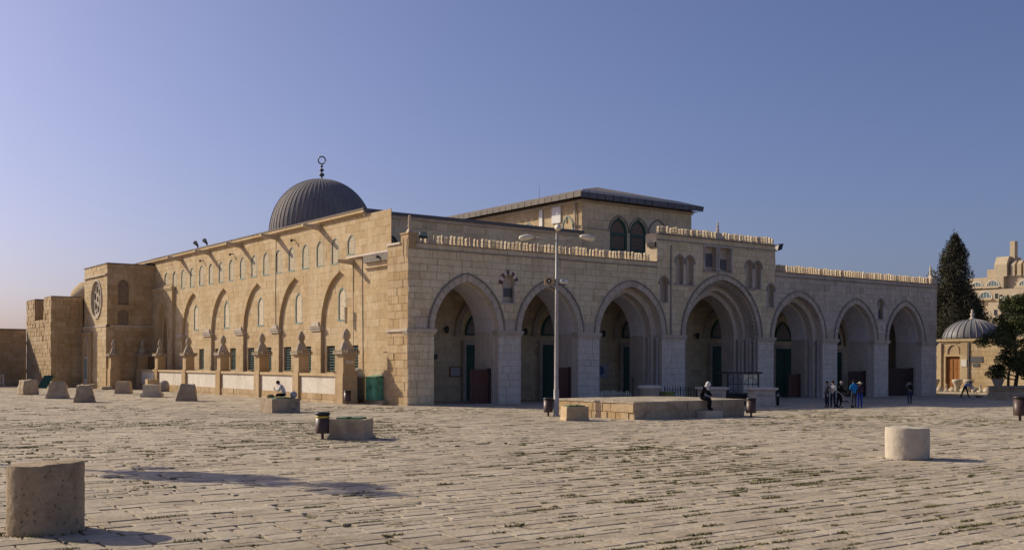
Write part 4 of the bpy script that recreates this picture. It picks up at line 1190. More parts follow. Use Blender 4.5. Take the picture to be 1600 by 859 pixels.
# ------------------------------------------------------------------ stones and column stubs on the plaza
def stub(label, x, y, r, h, mat, seed, slope, amp):
    n, m = 110, 46
    mb = MB()
    for k in range(m+1):
        for i in range(n):
            a = 2*pi*i/n; t = k/m
            rr = r*(1 + .03*sin(t*pi)*.4 + (-.012 if t > .95 else 0)*(t-.95)/.05)
            p = Vector((rr*cos(a), rr*sin(a), t*h))
            p.z += t*slope*cos(a+.6) * h + (t**10)*(.014*noise.noise(Vector((cos(a)*3, sin(a)*3, seed))) - amp*2.2*max(0, noise.noise(Vector((cos(a)*5, sin(a)*5, seed+4)))-.15))
            q = p*2.5 + Vector((seed, 0, 0))
            dn = noise.noise(q)*amp + noise.noise(q*4)*amp*.4 - max(0, noise.noise(q*2.1)-.30)*amp*2.6 - max(0, noise.noise(q*6.5)-.25)*amp*1.6 + noise.noise(q*11)*amp*.25
            mb.v.append((p.x + cos(a)*dn, p.y + sin(a)*dn, p.z - .02))
    for k in range(m):
        for i in range(n):
            j = (i+1) % n; mb.f.append([k*n+i, k*n+j, (k+1)*n+j, (k+1)*n+i]); mb.m.append(0)
    top = m*n
    c = len(mb.v); mb.v.append((0, 0, sum(mb.v[top+i][2] for i in range(n))/n + .0))
    ring2 = len(mb.v)
    for i in range(n):
        v = mb.v[top+i]; mb.v.append((v[0]*.86, v[1]*.86, v[2]+.012*noise.noise(Vector((v[0]*5, v[1]*5, 1)))+.01))
    for i in range(n):
        j = (i+1) % n
        mb.f.append([top+i, top+j, ring2+j, ring2+i]); mb.m.append(0); mb.f.append([ring2+i, ring2+j, c]); mb.m.append(0)
    o = mb.build('column_stub', mat, None, False, (x, y, gz(x)))
    for p in o.data.polygons: p.use_smooth = True
    o.data.set_sharp_from_angle(angle=radians(32))
    tag(o, label, 'column', 'ancient column stubs standing on the paving')
stub('thick eroded brown column stub standing nearest at lower left', -29.02, -38.38, .55, 1.06, M_COLUMN, 1.7, .026, .011)
stub('smooth pale column stub standing alone at right', -6.66, -38.45, .58, .88, M_COLUMN2, 5.2, -.006, .0035)

def pblock(label, x, y, w, d, h, top, rz, seed, amp, mat=M_BLOCK, foot=0.0):
    def fn(u, v, t):
        k = 1 + (top-1)*t
        if foot and t < .3: k = 1 + foot
        return Vector(((u-.5)*w*k, (v-.5)*d*k, t*h))
    q = rough_block(fn, seed, amp, 8, 8, 7)
    o = q.build('stone_block', mat, None, False, (x, y, -.03), rz)
    for p in o.data.polygons: p.use_smooth = amp > .03
    return tag(o, label, 'stone', 'old stone blocks set out in two rows on the plaza')
pblock('rounded square stone block farthest left before the shaded wall', -14.3, 34.3, 1.25, 1.2, 1.15, .80, .2, 1, .09)
pblock('weathered tapering stone block, second from the left', -14.5, 23.9, 1.45, 1.4, 1.2, .62, -.35, 2, .08)
pblock('dark stone block with sloping shoulders, third from the left', -14.8, 15.5, 1.25, 1.2, 1.12, .66, -.35, 3, .07)
pblock('smooth flared stone block before the gap in the fence', -7.25, 33.3, 1.25, 1.2, 1.02, .84, -.45, 4, .015)
pblock('pale stone block with a wide stepped foot before the fence', -8.05, 23.4, 1.15, 1.1, .95, .98, -.45, 5, .02, M_COLUMN2, .28)
pblock('dark pitted stone block with narrow top near the seated man', -8.5, 14.5, 1.35, 1.3, 1.15, .68, -.4, 6, .07)
o = pblock('sunlit yellow stone cube against the fence wall', -3.3, 38.6, .95, .95, 1.1, .98, -.1, 7, .02, M_EAST)
q = MB(); q.lathe([(.42, 0), (.45, .4), (.40, .75), (.25, .95), (.05, 1.0)], 0, 0, 14)
tag(q.build('stone_drum', M_HOOD, None, True, (-2.5, 37.7, -.02)), 'dark rounded stone beside the sunlit cube at the fence', 'stone')

# ------------------------------------------------------------------ cistern heads with green lids
def cistern(label, x, y, rz, w, d, h, flare, mat, lidw, relief=False):
    c = thing('cistern_head', label, 'cistern', (x, y, gz(x)-.02), rz, 'stone cistern heads with green lids')
    q = rough_block(lambda u, v, t: Vector(((u-.5)*w*(1+(flare if t < .14 else 0)), (v-.5)*d*(1+(flare if t < .14 else 0)), t*h)), w*9+x, .012, 10, 8, 8)
    b = q.build('stone_block', mat, c)
    q = MB(); q.box(-w/2-.002, w/2+.002, -d/2-.006, -d/2+.02, h*.52, h*.535); q.build('joint_line', M_MORTARN, b)
    if relief:
        q = MB(); i0 = [(.42+.20*cos(2*pi*k/20), h*.58+.20*sin(2*pi*k/20)) for k in range(21)]; i1 = [(.42+.25*cos(2*pi*k/20), h*.58+.25*sin(2*pi*k/20)) for k in range(21)]
        ring_solid(q, i0, i1, lambda s, z, dd: (s, -d/2+dd, z), -.05, .03); q.box(.37, .47, -d/2-.05, -d/2+.03, .06, h*.35); q.build('carved_roundel', M_HOOD, b)
    l = MB(); l.box(-lidw/2, lidw/2, -d*.36, d*.36, h, h+.045); l.box(-.05, .05, -d*.36-.02, -d*.2, h+.045, h+.085); l.build('lid', M_LID, c)
    return c
cistern('grey stone cistern head with a man sitting on it', -9.92, -3.75, 0, 1.56, 1.58, .74, 0, M_BLOCK, .95, True)
cistern('grey stone cistern head with green lid beside the yellow-banded bin', -15.85, -23.15, -.78, 1.22, 1.1, .70, .12, M_BLOCK, .82)
cistern('small sunlit stone cistern head by the foot of the lamp post', -1.95, -18.25, -.33, 1.06, .82, .66, .05, M_EASTL, .8)

# ------------------------------------------------------------------ litter bins
def bin_(label, x, y, s=1.0, band=True):
    t = thing('litter_bin', label, 'bin', (x, y, gz(x)), 0, 'brown litter bins on short posts')
    q = MB(); q.lathe([(.05*s, 0), (.05*s, .25*s)], 0, 0, 10); q.lathe([(.10*s, 0), (.10*s, .02)], 0, 0, 10); q.build('post', M_BIN, t)
    q = MB(); q.lathe([(.225*s, .20*s), (.23*s, .22*s), (.23*s, .80*s), (.215*s, .80*s), (.21*s, .30*s)], 0, 0, 22); b = q.build('drum', M_BIN, t, True)
    q = MB(); q.lathe([(.21*s, .80*s), (.25*s, .83*s), (.25*s, .88*s), (.22*s, .90*s), (.19*s, .91*s)], 0, 0, 22); q.build('rim', M_BINK, t, True)
    if band:
        q = MB(); q.lathe([(.233*s, .715*s), (.236*s, .72*s), (.236*s, .775*s), (.233*s, .78*s)], 0, 0, 22, False); q.build('yellow_band', M_YELL, t, True)
bin_('brown litter bin with black rim and yellow band on the plaza', -16.83, -22.93, 1.02)
bin_('brown litter bin at the foot of the lamp post', -.62, -14.60, 1.0, False)
bin_('brown litter bin at the right end of the raised platform', 7.75, -20.2, 1.05, False)
bin_('brown litter bin at the right edge of the picture', 16.55, -29.1, 1.3, False)
bin_('small brown bin beside the grey rounded tank', -2.05, 3.9, .95, False)

# ------------------------------------------------------------------ grey tank and green cabinet by the wall
t = thing('water_tank', 'grey brown upright tank with a domed top beside the mosque wall', 'tank', (-.55, 5.35, 0))
q = MB(); q.lathe([(.46, .22), (.46, 1.62), (.49, 1.63), (.49, 1.70), (.46, 1.71)], 0, 0, 24); q.build('tank_body', M_TANK, t, True)
q = MB(); q.lathe([(.46, 1.70), (.44, 1.86), (.36, 2.05), (.22, 2.19), (.04, 2.24)], 0, 0, 24); q.build('tank_dome', M_POST, t, True)
t = thing('utility_cabinet', 'sunlit green metal utility cabinet with sloping lid in the corner', 'cabinet', (-.12, 4.0, .22))
q = MB(); q.box(-.32, .32, -.75, .55, 0, 1.42); q.build('cabinet_body', M_GRCAB, t)
q = MB(); q.add([(-.40,-.80,1.42),(.34,-.80,1.52),(.34,.60,1.52),(-.40,.60,1.42),(-.40,-.80,1.47),(.34,-.80,1.59),(.34,.60,1.59),(-.40,.60,1.47)], [(0,3,2,1),(4,5,6,7),(0,1,5,4),(1,2,6,5),(2,3,7,6),(3,0,4,7)]); q.build('lid', M_GRCAB, t)
for s in (0, 1):
    q = MB(); q.box(-.345, -.321, -.71+s*.62, -.12+s*.62, .08, 1.36); d = q.build('cabinet_door', M_GRCAB, t)
    q = MB(); q.box(-.37, -.346, -.22+s*.2, -.18+s*.2, .7, .95); q.build('handle', M_DARKMET, d)

# ------------------------------------------------------------------ raised stone platform
def platform():
    t = thing('raised_platform', 'low raised stone platform on the plaza in front of the porch', 'platform')
    x0, x1, y0, y1, zt = .72, 8.2, -19.35, -13.6, .74
    block_wall('east_face', t, lambda s, z, d: (x0+d, s, z), y0, y1, -.06, zt, .36, [], M_EASTL, M_MORTAR, 301, .55, .03, .03)
    block_wall('north_face', t, lambda s, z, d: (s, y0+d, z), x0, x1, -.06, zt, .38, [], M_BLOCK, M_MORTARN, 302, 1.0, .016, .012)
    q = MB(); q.box(x0+.04, x1, y0+.04, y1, -.1, zt-.01); q.build('core', M_MORTAR, t)
    rg = random.Random(9); y = y0-.05
    while y < y1:
        d = rg.uniform(.5, .8); x = x0-.06
        while x < x1:
            w = min(rg.uniform(.6, 1.3), x1+.06-x); q = MB(); q.box(x+.008, x+w-.008, y+.008, min(y+d-.008, y1), zt, zt+.09+rg.uniform(-.006, .006)); q.build('top_slab', M_PAVE, t); x += w
        y += d
    tag(rough_block(lambda u, v, w: Vector((4.75+u*1.2, -19.98+v*.58, w*.34-.02)), 88, .015, 6, 4, 4).build('step_stone', M_COLUMN2), 'pale stone step against the platform under the seated person', 'step')
platform()

# ------------------------------------------------------------------ lamp post
def lamp():
    t = thing('lamp_post', 'tall grey lamp post with three lamp heads and a loudspeaker box', 'lamp post', (-.34, -14.88, 0))
    ax = Vector((cos(YAW), -sin(YAW), 0))
    q = MB(); q.lathe([(.17, 0), (.17, .05), (.14, .06), (.135, 1.3), (.105, 1.36), (.085, 5.0), (.06, 8.95)], 0, 0, 14); q.build('pole', M_POST, t, True)
    for s in (-1, 1):
        q = MB(); pts = [ax*s*.0 + Vector((0,0,8.62)), ax*s*.45 + Vector((0,0,8.70)), ax*s*1.2 + Vector((0,0,8.80))]; q.tube(pts, [.035, .03, .03], 8); arm = q.build('arm', M_POST, t, True)
        q = MB(); c = ax*s*1.52
        q.tube([ax*s*1.12+Vector((0,0,8.80)), ax*s*1.25+Vector((0,0,8.80)), ax*s*1.5+Vector((0,0,8.77)), ax*s*1.78+Vector((0,0,8.72)), ax*s*1.86+Vector((0,0,8.70))], [.06, .11, .15, .13, .05], 12); q.build('lamp_head', M_LAMPW, arm, True)
    f = Vector((-sin(YAW), -cos(YAW), 0))
    q = MB(); q.tube([Vector((0,0,8.9)), f*.25+Vector((0,0,9.08)), f*.9+Vector((0,0,9.12))], [.05, .035, .03], 8); arm = q.build('arm', M_POST, t, True)
    q = MB(); q.tube([f*.8+Vector((0,0,9.12)), f*.95+Vector((0,0,9.12)), f*1.2+Vector((0,0,9.1)), f*1.45+Vector((0,0,9.05))], [.07, .14, .17, .06], 12); q.build('lamp_head', M_LAMPW, arm, True)
    q = MB(); q.tube([ax*-.42+Vector((0,0,6.45)), ax*.45+Vector((0,0,6.45))], .03, 6); q.build('bracket', M_DARKMET, t)
    q = MB()
    c = ax*-.38 + Vector((0,0,6.62)); e = f*.14
    for s, r in ((0, 0),):
        vs = []
        for dz in (-.17, .17):
            for (a, b) in ((-.23, 1), (.23, 1), (.23, -1), (-.23, -1)): vs.append(c + ax*a + e*b + Vector((0,0,dz)))
        q.add(vs, [(0,1,2,3),(4,7,6,5),(0,4,5,1),(1,5,6,2),(2,6,7,3),(3,7,4,0)])
    sp = q.build('loudspeaker_box', M_EAST, t)
    q = MB(); q.tube([c+e*1.02, c+e*1.08], [.13, .12], 16); q.build('speaker_cone', M_BINK, sp)
    q = MB(); q.tube([c+e*1.09, c+e*1.15], [.05, .03], 10); q.build('speaker_cap', M_LAMPW, sp)
    for a in (.18, .38):
        q = MB(); b = ax*a + Vector((0,0,6.58)); q.tube([b, b+f*.2+ax*.08+Vector((0,0,.02))], [.05, .12], 10); q.build('horn', M_WHITE, t, True)
    q = MB(); q.tube([Vector((.15,.1,0)), Vector((.12,.08,.9))], .05, 8); q.build('cable_duct', M_POST, t)
lamp()

# ------------------------------------------------------------------ things in front of the porch
def railing(label, p0, p1, h, n, mat, hoops=True):
    t = thing('metal_railing', label, 'railing', (p0[0], p0[1], gz(p0[0])))
    d = Vector((p1[0]-p0[0], p1[1]-p0[1], 0)); 
    for k in range(n+1):
        a = d*(k/n); hh = h*(1.0 if not hoops else (.82 + .18*abs(sin(k*2.2))))
        q = MB(); q.tube([a, a+Vector((0,0,hh))], .026 if k % 6 else .036, 6); q.build('upright', mat, t)
    for z in (.15, h*.8):
        q = MB(); q.tube([Vector((0,0,z)), d+Vector((0,0,z))], .016, 6); q.build('rail', mat, t)
    if hoops:
        q = MB()
        for k in range(6, 14, 2):
            a, b = d*(k/n), d*((k+2)/n); pts = [a + (b-a)*(j/6) + Vector((0,0,h*.82+.2*sin(pi*j/6))) for j in range(7)]; q.tube(pts, .014, 5)
        q.build('hoops', mat, t)
railing('pale green metal railing with hooped middle behind the platform', (10.5, -4.6), (13.3, -5.3), .92, 20, plain('pale_green_metal', (.55,.60,.52), .5))
railing('dark iron railing left of the middle arch behind the platform', (17.6, -4.0), (20.2, -5.4), 1.15, 16, M_DARKMET, False)
railing('dark iron railing behind the seated person in the middle arch', (20.6, -5.0), (22.6, -6.0), 1.1, 12, M_DARKMET, False)
t = thing('well_head', 'round grey stone well head behind the pale green railing', 'well head', (15.1, -5.2, gz(15)))
q = MB(); q.lathe([(.62, -.02), (.62, .95), (.66, .98)], 0, 0, 20); q.build('drum', M_NWEST, t, True)
q = MB(); q.lathe([(.66, .98), (.78, 1.06), (.80, 1.16), (.72, 1.24), (.1, 1.27)], 0, 0, 20); q.build('cap', M_PIER, t, True)
t = thing('crate', 'yellow green slatted crate beside the round well head', 'crate', (16.3, -5.5, gz(16)))
for k in range(5):
    q = MB(); q.box(-.42, .42, -.35, .35, .02+k*.17, .15+k*.17); q.build('slat', M_YG, t)
for lab, x, y, s in (('square grey stone pedestal behind the right end of the platform', 17.8, -8.1, 1.0), ('square pale stone pedestal standing right of the glazed cabinet', 20.0, -10.3, .95)):
    t = thing('stone_pedestal', lab, 'pedestal', (x, y, gz(x)-.02), -.45, 'square stone pedestals before the middle arch')
    q = rough_block(lambda u, v, w: Vector(((u-.5)*1.45*s, (v-.5)*1.2*s, w*1.0)), x, .012, 8, 8, 6); b = q.build('pedestal_body', M_NWEST, t)
    q = MB(); q.taper(0, 0, 1.0, 1.08, .74*s, .62*s, .86*s, .74*s); q.box(-.88*s, .88*s, -.76*s, .76*s, 1.08, 1.2); q.build('pedestal_cap', M_PIER, t)
    rg = random.Random(int(x)); q = MB()
    for k in range(9): q.box(-.5+k*.11, -.5+k*.11+rg.uniform(.03,.08), -.61*s, -.595*s, .62+rg.uniform(0,.05), .75+rg.uniform(-.03,.05))
    q.build('carved_marks', M_HOOD, b)
def booth():
    t = thing('glazed_cabinet', 'dark framed glazed cabinet with flat roof before the middle arch', 'cabinet', (20.4, -8.1, gz(20)), -.45)
    W, D, H = 1.05, .6, 2.05
    for sx in (-1, 1):
        for sy in (-1, 1):
            q = MB(); q.box(sx*W-.05, sx*W+.05, sy*D-.05, sy*D+.05, 0, H); q.build('corner_post', M_DARKMET, t)
    q = MB(); q.box(-W-.2, W+.2, -D-.2, D+.2, H, H+.12); q.build('roof', M_DARKMET, t)
    q = MB(); q.box(-W, W, -D, D, .0, .75); q.build('base', M_DARKMET, t)
    for x0, x1 in ((-W+.06, -.04), (.04, W-.06)):
        q = MB(); q.box(x0, x1, -D-.01, -D+.02, .8, H-.05); p = q.build('pane', M_PLAQL if x0 < 0 else M_LAMPW, t)
        q = MB()
        for k in range(1, 3): q.box(x0+(x1-x0)*k/3-.015, x0+(x1-x0)*k/3+.015, -D-.04, -D-.011, .8, H-.05)
        q.box(x0, x1, -D-.04, -D-.011, 1.35, 1.39)
        cx = (x0+x1)/2
        q.tube([(cx+.4*cos(a*pi/8), -D-.03, 1.4+.4*sin(a*pi/8)) for a in range(9)], .015, 5)
        q.build('glazing_bars', M_DARKMET, p)
booth()
q = MB(); q.lathe([(.10, -.02), (.10, .80), (.08, .86), (.02, .88)], 0, 0, 12)
t = thing('bollard', 'short black bollard beside the right pedestal', 'bollard', (22.3, -9.7, gz(22)))
q.build('bollard_body', M_BINK, t, True); q = MB(); q.lathe([(.102,.6),(.104,.62),(.104,.7),(.102,.72)], 0, 0, 12, False); q.build('bollard_band', M_POST, t, True)

# ------------------------------------------------------------------ people
SK = {'fair': plain('skin', (.42,.25,.17), .6), 'tan': plain('skin_tan', (.33,.19,.125), .6)}
def cloth(nm, c): return plain('cloth_'+nm, c, .9, var=.2, spec=.1)
C_NAVY = cloth('navy', (.022,.024,.04)); C_BLACK = cloth('black', (.012,.012,.014)); C_WHITE = cloth('white', (.62,.60,.60)); C_BLUE = cloth('bright_blue', (.025,.19,.50))
C_JEAN = cloth('jeans', (.05,.055,.085)); C_ROYAL = cloth('royal_blue', (.03,.06,.30)); C_GREY = cloth('grey', (.22,.22,.21)); C_LBLUE = cloth('light_blue', (.28,.33,.52)); C_CREAM = cloth('cream', (.62,.55,.40)); C_PURP = cloth('dark_purple', (.05,.035,.055)); C_LGREY = cloth('light_grey', (.40,.38,.39))
M_SHOE = cloth('shoe', (.02,.018,.018)); M_HAIR = cloth('hair', (.018,.014,.012)); M_HAIRG = cloth('grey_hair', (.32,.31,.30))

def person(label, loc, rz, J, mats, hair=None, extra=None, scale=1.0, group=None):
    """J: joint -> (x,y,z,radius). The body is one skinned surface; clothes are told apart by the nearest bone."""
    bones = [('pelvis','spine','top'),('spine','chest','top'),('chest','neck','top'),('neck','head','skin'),('head','crown','skin')]
    for s in 'lr':
        bones += [('chest','sh'+s,'top'),('sh'+s,'el'+s,'top'),('el'+s,'wr'+s,'sleeve'),('wr'+s,'ha'+s,'skin'),('ha'+s,'fi'+s,'skin'),('pelvis','hi'+s,'bottom'),('hi'+s,'kn'+s,'bottom'),('kn'+s,'an'+s,'bottom'),('an'+s,'to'+s,'shoe')]
    names = list(J)
    me = bpy.data.meshes.new('body_cage')
    me.from_pydata([J[n][:3] for n in names], [(names.index(a), names.index(b)) for a, b, _ in bones], [])
    o = bpy.data.objects.new('body_cage', me); COL.objects.link(o)
    md = o.modifiers.new('skin', 'SKIN'); md.use_smooth_shade = True; md.branch_smoothing = .6
    for i, n in enumerate(names):
        v = me.skin_vertices[0].data[i]; r = J[n][3]; v.radius = (r, r); v.use_root = n == 'pelvis'
    ss = o.modifiers.new('sub', 'SUBSURF'); ss.levels = 1; ss.render_levels = 1
    dg = bpy.context.evaluated_depsgraph_get()
    bm_ = bpy.data.meshes.new_from_object(o.evaluated_get(dg))
    bpy.data.objects.remove(o)
    bm_.materials.clear()
    slots = ['top', 'sleeve', 'bottom', 'skin', 'shoe']
    for s in slots: bm_.materials.append(mats[s])
    segs = [(Vector(J[a][:3]), Vector(J[b][:3]), k, (J[a][3]+J[b][3])/2) for a, b, k in bones]
    for p in bm_.polygons:
        c = p.center; best = None
        for a, b, k, r in segs:
            ab = b-a; t = max(0, min(1, (c-a).dot(ab)/max(ab.length_squared, 1e-9)))
            d = (c-(a+ab*t)).length/r
            if best is None or d < best[0]: best = (d, k)
        p.material_index = slots.index(best[1]); p.use_smooth = True
    t = thing('person', label, 'person', loc, rz, group)
    t.scale = (scale,)*3
    obj('body', bm_, t)
    h = Vector(J['head'][:3]); cr = Vector(J['crown'][:3])
    up = (cr-h).normalized(); c = h + up*.045
    fw = Vector((0, 1, 0)); fw = (fw - up*fw.dot(up)).normalized(); rt = fw.cross(up)
    f = MB()
    nb = c + fw*.098 - up*.03
    f.tube([c+fw*.08+up*.02, nb, c+fw*.085-up*.04], [.008, .016, .008], 6)
    for s in (-1, 1): f.tube([c+rt*s*.085-up*.01, c+rt*s*.10-up*.0], [.02, .018], 6)
    f.build('face_relief', mats['skin'], t, True)
    e = MB()
    for s in (-1, 1): e.ball(c+fw*.086+rt*s*.034+up*.0, .011, .011, .009, 6, 4)
    e.tube([c+fw*.088-rt*.022-up*.062, c+fw*.092-up*.064, c+fw*.088+rt*.022-up*.062], .005, 5)
    e.build('eyes_and_mouth', M_HAIR, t)
    if hair:
        kind, m = hair
        q = MB()
        if kind == 'short': q.ball(c+up*.03-fw*.018, .104, .108, .098, 12, 8)
        elif kind == 'hat':
            q.ball(c+up*.05, .105, .115, .10, 12, 8); q.lathe([(.10, 0), (.21, -.015), (.21, -.003), (.10, .02)], c.x, c.y, 18); 
            n0 = len(q.v) - 18*4
            q.v[n0:] = [(a, b, z + c.z + .05) for a, b, z in q.v[n0:]]
        elif kind == 'scarf':
            q.ball(c+up*.02-fw*.02, .118, .122, .125, 14, 9); q.tube([c-up*.05-fw*.02, c-up*.16-fw*.01, c-up*.27+fw*.02], [.10, .12, .15], 12)
        q.build('hair' if kind == 'short' else ('hat' if kind == 'hat' else 'headscarf'), m, t, True)
    if extra: extra(t)
    return t

def standing(arms='down', stride=.0, lean=0.0):
    J = dict(pelvis=(0,0,.96,.150), spine=(0,lean*.3,1.13,.142), chest=(0,lean*.7,1.33,.158), neck=(0,lean,1.49,.056), head=(0,lean+.02,1.575,.088), crown=(0,lean+.02,1.675,.082))
    for s, k in (('l', -1), ('r', 1)):
        J['sh'+s] = (k*.185, lean*.8, 1.415, .072)
        if arms == 'down': J['el'+s] = (k*.235, lean*.6-.02, 1.13, .052); J['wr'+s] = (k*.235, lean*.5+.05, .89, .034); J['ha'+s] = (k*.23, lean*.5+.07, .82, .036); J['fi'+s] = (k*.225, lean*.5+.08, .745, .022)
        elif arms == 'front': J['el'+s] = (k*.24, lean+.03, 1.14, .052); J['wr'+s] = (k*.13, lean+.25, 1.16, .034); J['ha'+s] = (k*.10, lean+.31, 1.18, .036); J['fi'+s] = (k*.07, lean+.37, 1.19, .022)
        elif arms == 'push': J['el'+s] = (k*.24, lean+.05, 1.15, .052); J['wr'+s] = (k*.2, lean+.30, 1.05, .034); J['ha'+s] = (k*.19, lean+.36, 1.04, .036); J['fi'+s] = (k*.17, lean+.40, 1.0, .022)
        elif arms == 'face': J['el'+s] = (k*.23, lean+.16, 1.18, .052); J['wr'+s] = (k*.11, lean+.26, 1.42, .034); J['ha'+s] = (k*.07, lean+.25, 1.50, .036); J['fi'+s] = (k*.04, lean+.24, 1.56, .022)
        st = stride*k
        J['hi'+s] = (k*.095, 0, .92, .105); J['kn'+s] = (k*.10, st*.5+.02, .50, .070); J['an'+s] = (k*.10, st-.03, .085, .048); J['to'+s] = (k*.115, st+.13, .038, .038)
    return J
def mats(top, bottom, sleeve=None, skin='fair', shoe=None): return dict(top=top, sleeve=sleeve or top, bottom=bottom, skin=SK[skin], shoe=shoe or M_SHOE)
AX = Vector((cos(YAW), -sin(YAW)))          # picture right on the ground
def face(a): return a - YAW                 # 0 = facing away from the camera, pi/2 = facing picture left
GRP = 'visitors standing before the porch'
def bag(t):
    q = MB(); q.ball((.0, -.17, 1.22), .15, .09, .20, 10, 8); q.build('backpack', C_BLACK, t, True)
def at(x, y): return (x, y, gz(x))
person('person in dark navy clothes standing leftmost of the group with the stroller', at(21.57,-14.16), face(pi/2*1.1), standing('down', .03), mats(C_NAVY, C_NAVY), ('short', M_HAIR), scale=.95, group=GRP)
person('person in a light grey top with dark trousers behind the stroller', at(21.7,-14.5), face(pi*.75), standing('front', .05), mats(C_LGREY, C_NAVY), ('short', M_HAIR), bag, scale=.96, group=GRP)
person('grey-haired person in black bending over the stroller', at(21.95,-14.75), face(-pi*.5), standing('push', .12, .16), mats(C_BLACK, C_BLACK), ('short', M_HAIRG), scale=.95, group=GRP)
person('person in a bright blue shirt and dark jeans seen from behind', at(22.78,-15.23), face(.15), standing('front', .02), mats(C_BLUE, C_JEAN, SK['fair']), ('short', M_HAIR), scale=1.0, group=GRP)
person('person in a cream sun hat and royal blue trousers', at(23.12,-15.42), face(-.3), standing('front', .02), mats(C_PURP, C_ROYAL), ('hat', C_CREAM), scale=.92, group=GRP)
person('person with a dark backpack and grey shirt before the rightmost arch', at(32.62,-12.6), face(-.1), standing('face', .05), mats(C_GREY, C_JEAN), ('short', M_HAIR), bag, scale=.97)
Jb = standing('push', .30, .42)
for k in ('chest','neck','head','crown','shl','shr'):
    x, y, z, r = Jb[k]; Jb[k] = (x, y+.06, z-(.22 if k in ('chest','shl','shr') else .34), r)
for s in 'lr':
    for k, (y, z) in (('el', (.62, .86)), ('wr', (.78, .66)), ('ha', (.83, .60)), ('fi', (.87, .55))):
        x, _, _, r = Jb[k+s]; Jb[k+s] = (x, y, z, r)
person('person in a light blue shirt bending forward to push a cart', at(52.0,-5.1), face(-pi/2), Jb, mats(C_LBLUE, C_BLACK), ('short', M_HAIR))
t = thing('hand_cart', 'small dark hand cart pushed by the bending person', 'cart', at(52.0+AX.x*1.1, -5.1+AX.y*1.1), face(-pi/2))
q = MB(); q.tube([(-.25,-.25,.58),(-.25,-.1,.1)], .02, 6); q.tube([(.25,-.25,.58),(.25,-.1,.1)], .02, 6); q.tube([(-.25,-.25,.58),(.25,-.25,.58)], .02, 6); q.build('handle', M_DARKMET, t)
q = MB(); q.box(-.28, .28, -.15, .35, .10, .16); q.build('deck', M_DARKMET, t)
for sx in (-1, 1):
    q = MB(); q.tube([(sx*.27,.05,.06),(sx*.31,.05,.06)], .07, 12); q.build('wheel', M_BINK, t)
q = MB(); q.tube([(.0,0,0),(0,0,1.55)], .05); 
# man sitting on the cistern head, reading
Js = dict(pelvis=(0,0,.13,.150), spine=(0,.06,.32,.145), chest=(0,.17,.52,.155), neck=(0,.27,.66,.056), head=(0,.34,.71,.088), crown=(0,.40,.79,.082))
for s, k in (('l', -1), ('r', 1)):
    Js['sh'+s] = (k*.18, .19, .60, .072); Js['el'+s] = (k*.25, .28, .36, .052); Js['wr'+s] = (k*.10, .46, .36, .034); Js['ha'+s] = (k*.07, .52, .38, .036); Js['fi'+s] = (k*.04, .57, .41, .022)
    Js['hi'+s] = (k*.10, .02, .11, .105); Js['kn'+s] = (k*.34, .34, .14, .075); Js['an'+s] = (-k*.02, .44, .07, .05); Js['to'+s] = (-k*.16, .46, .05, .04)
def phone(t):
    q = MB(); q.box(-.05, .05, .56, .58, .40, .52); q.build('phone', M_BINK, t)
person('person in a white shirt sitting cross-legged and looking at a phone', (-9.55, -3.55, .77), face(pi/2), Js, mats(C_WHITE, C_BLACK), ('short', M_HAIR), phone)
q = MB(); q.ball((0,0,.17), .20, .16, .19, 12, 8); q.tube([(-.08,0,.33),(0,0,.42),(.08,0,.33)], .015, 6)
tag(q.build('shoulder_bag', C_LGREY, None, True, (-9.15, -3.75, .72)), 'light grey bag behind the person sitting on the cistern', 'bag')
q = MB(); q.ball((0,0,.10), .22, .16, .11, 12, 8); q.box(-.15,.15,-.1,.1,0,.06)
tag(q.build('folded_bundle', plain('tan_cloth', (.30,.19,.10), .9), None, True, (-10.25, -3.3, .72)), 'small tan bundle in front of the sitting person', 'bundle')
# woman sitting on the platform edge
Jw = dict(pelvis=(0,0,.14,.165), spine=(0,.06,.33,.16), chest=(0,.18,.52,.165), neck=(0,.30,.66,.06), head=(0,.36,.72,.088), crown=(0,.41,.81,.082))
for s, k in (('l', -1), ('r', 1)):
    Jw['sh'+s] = (k*.18, .21, .60, .085); Jw['el'+s] = (k*.24, .36, .36, .07); Jw['wr'+s] = (k*.12, .52, .24, .045); Jw['ha'+s] = (k*.09, .57, .20, .036); Jw['fi'+s] = (k*.07, .60, .14, .022)
    Jw['hi'+s] = (k*.11, .06, .12, .13); Jw['kn'+s] = (k*.13, .44, .06, .105); Jw['an'+s] = (k*.12, .42, -.40, .075); Jw['to'+s] = (k*.13, .60, -.46, .04)
person('person in black with a white headscarf sitting on the platform edge', (5.15, -19.28, .83), pi*1.02 + .45, Jw, mats(C_BLACK, C_BLACK), ('scarf', C_WHITE))
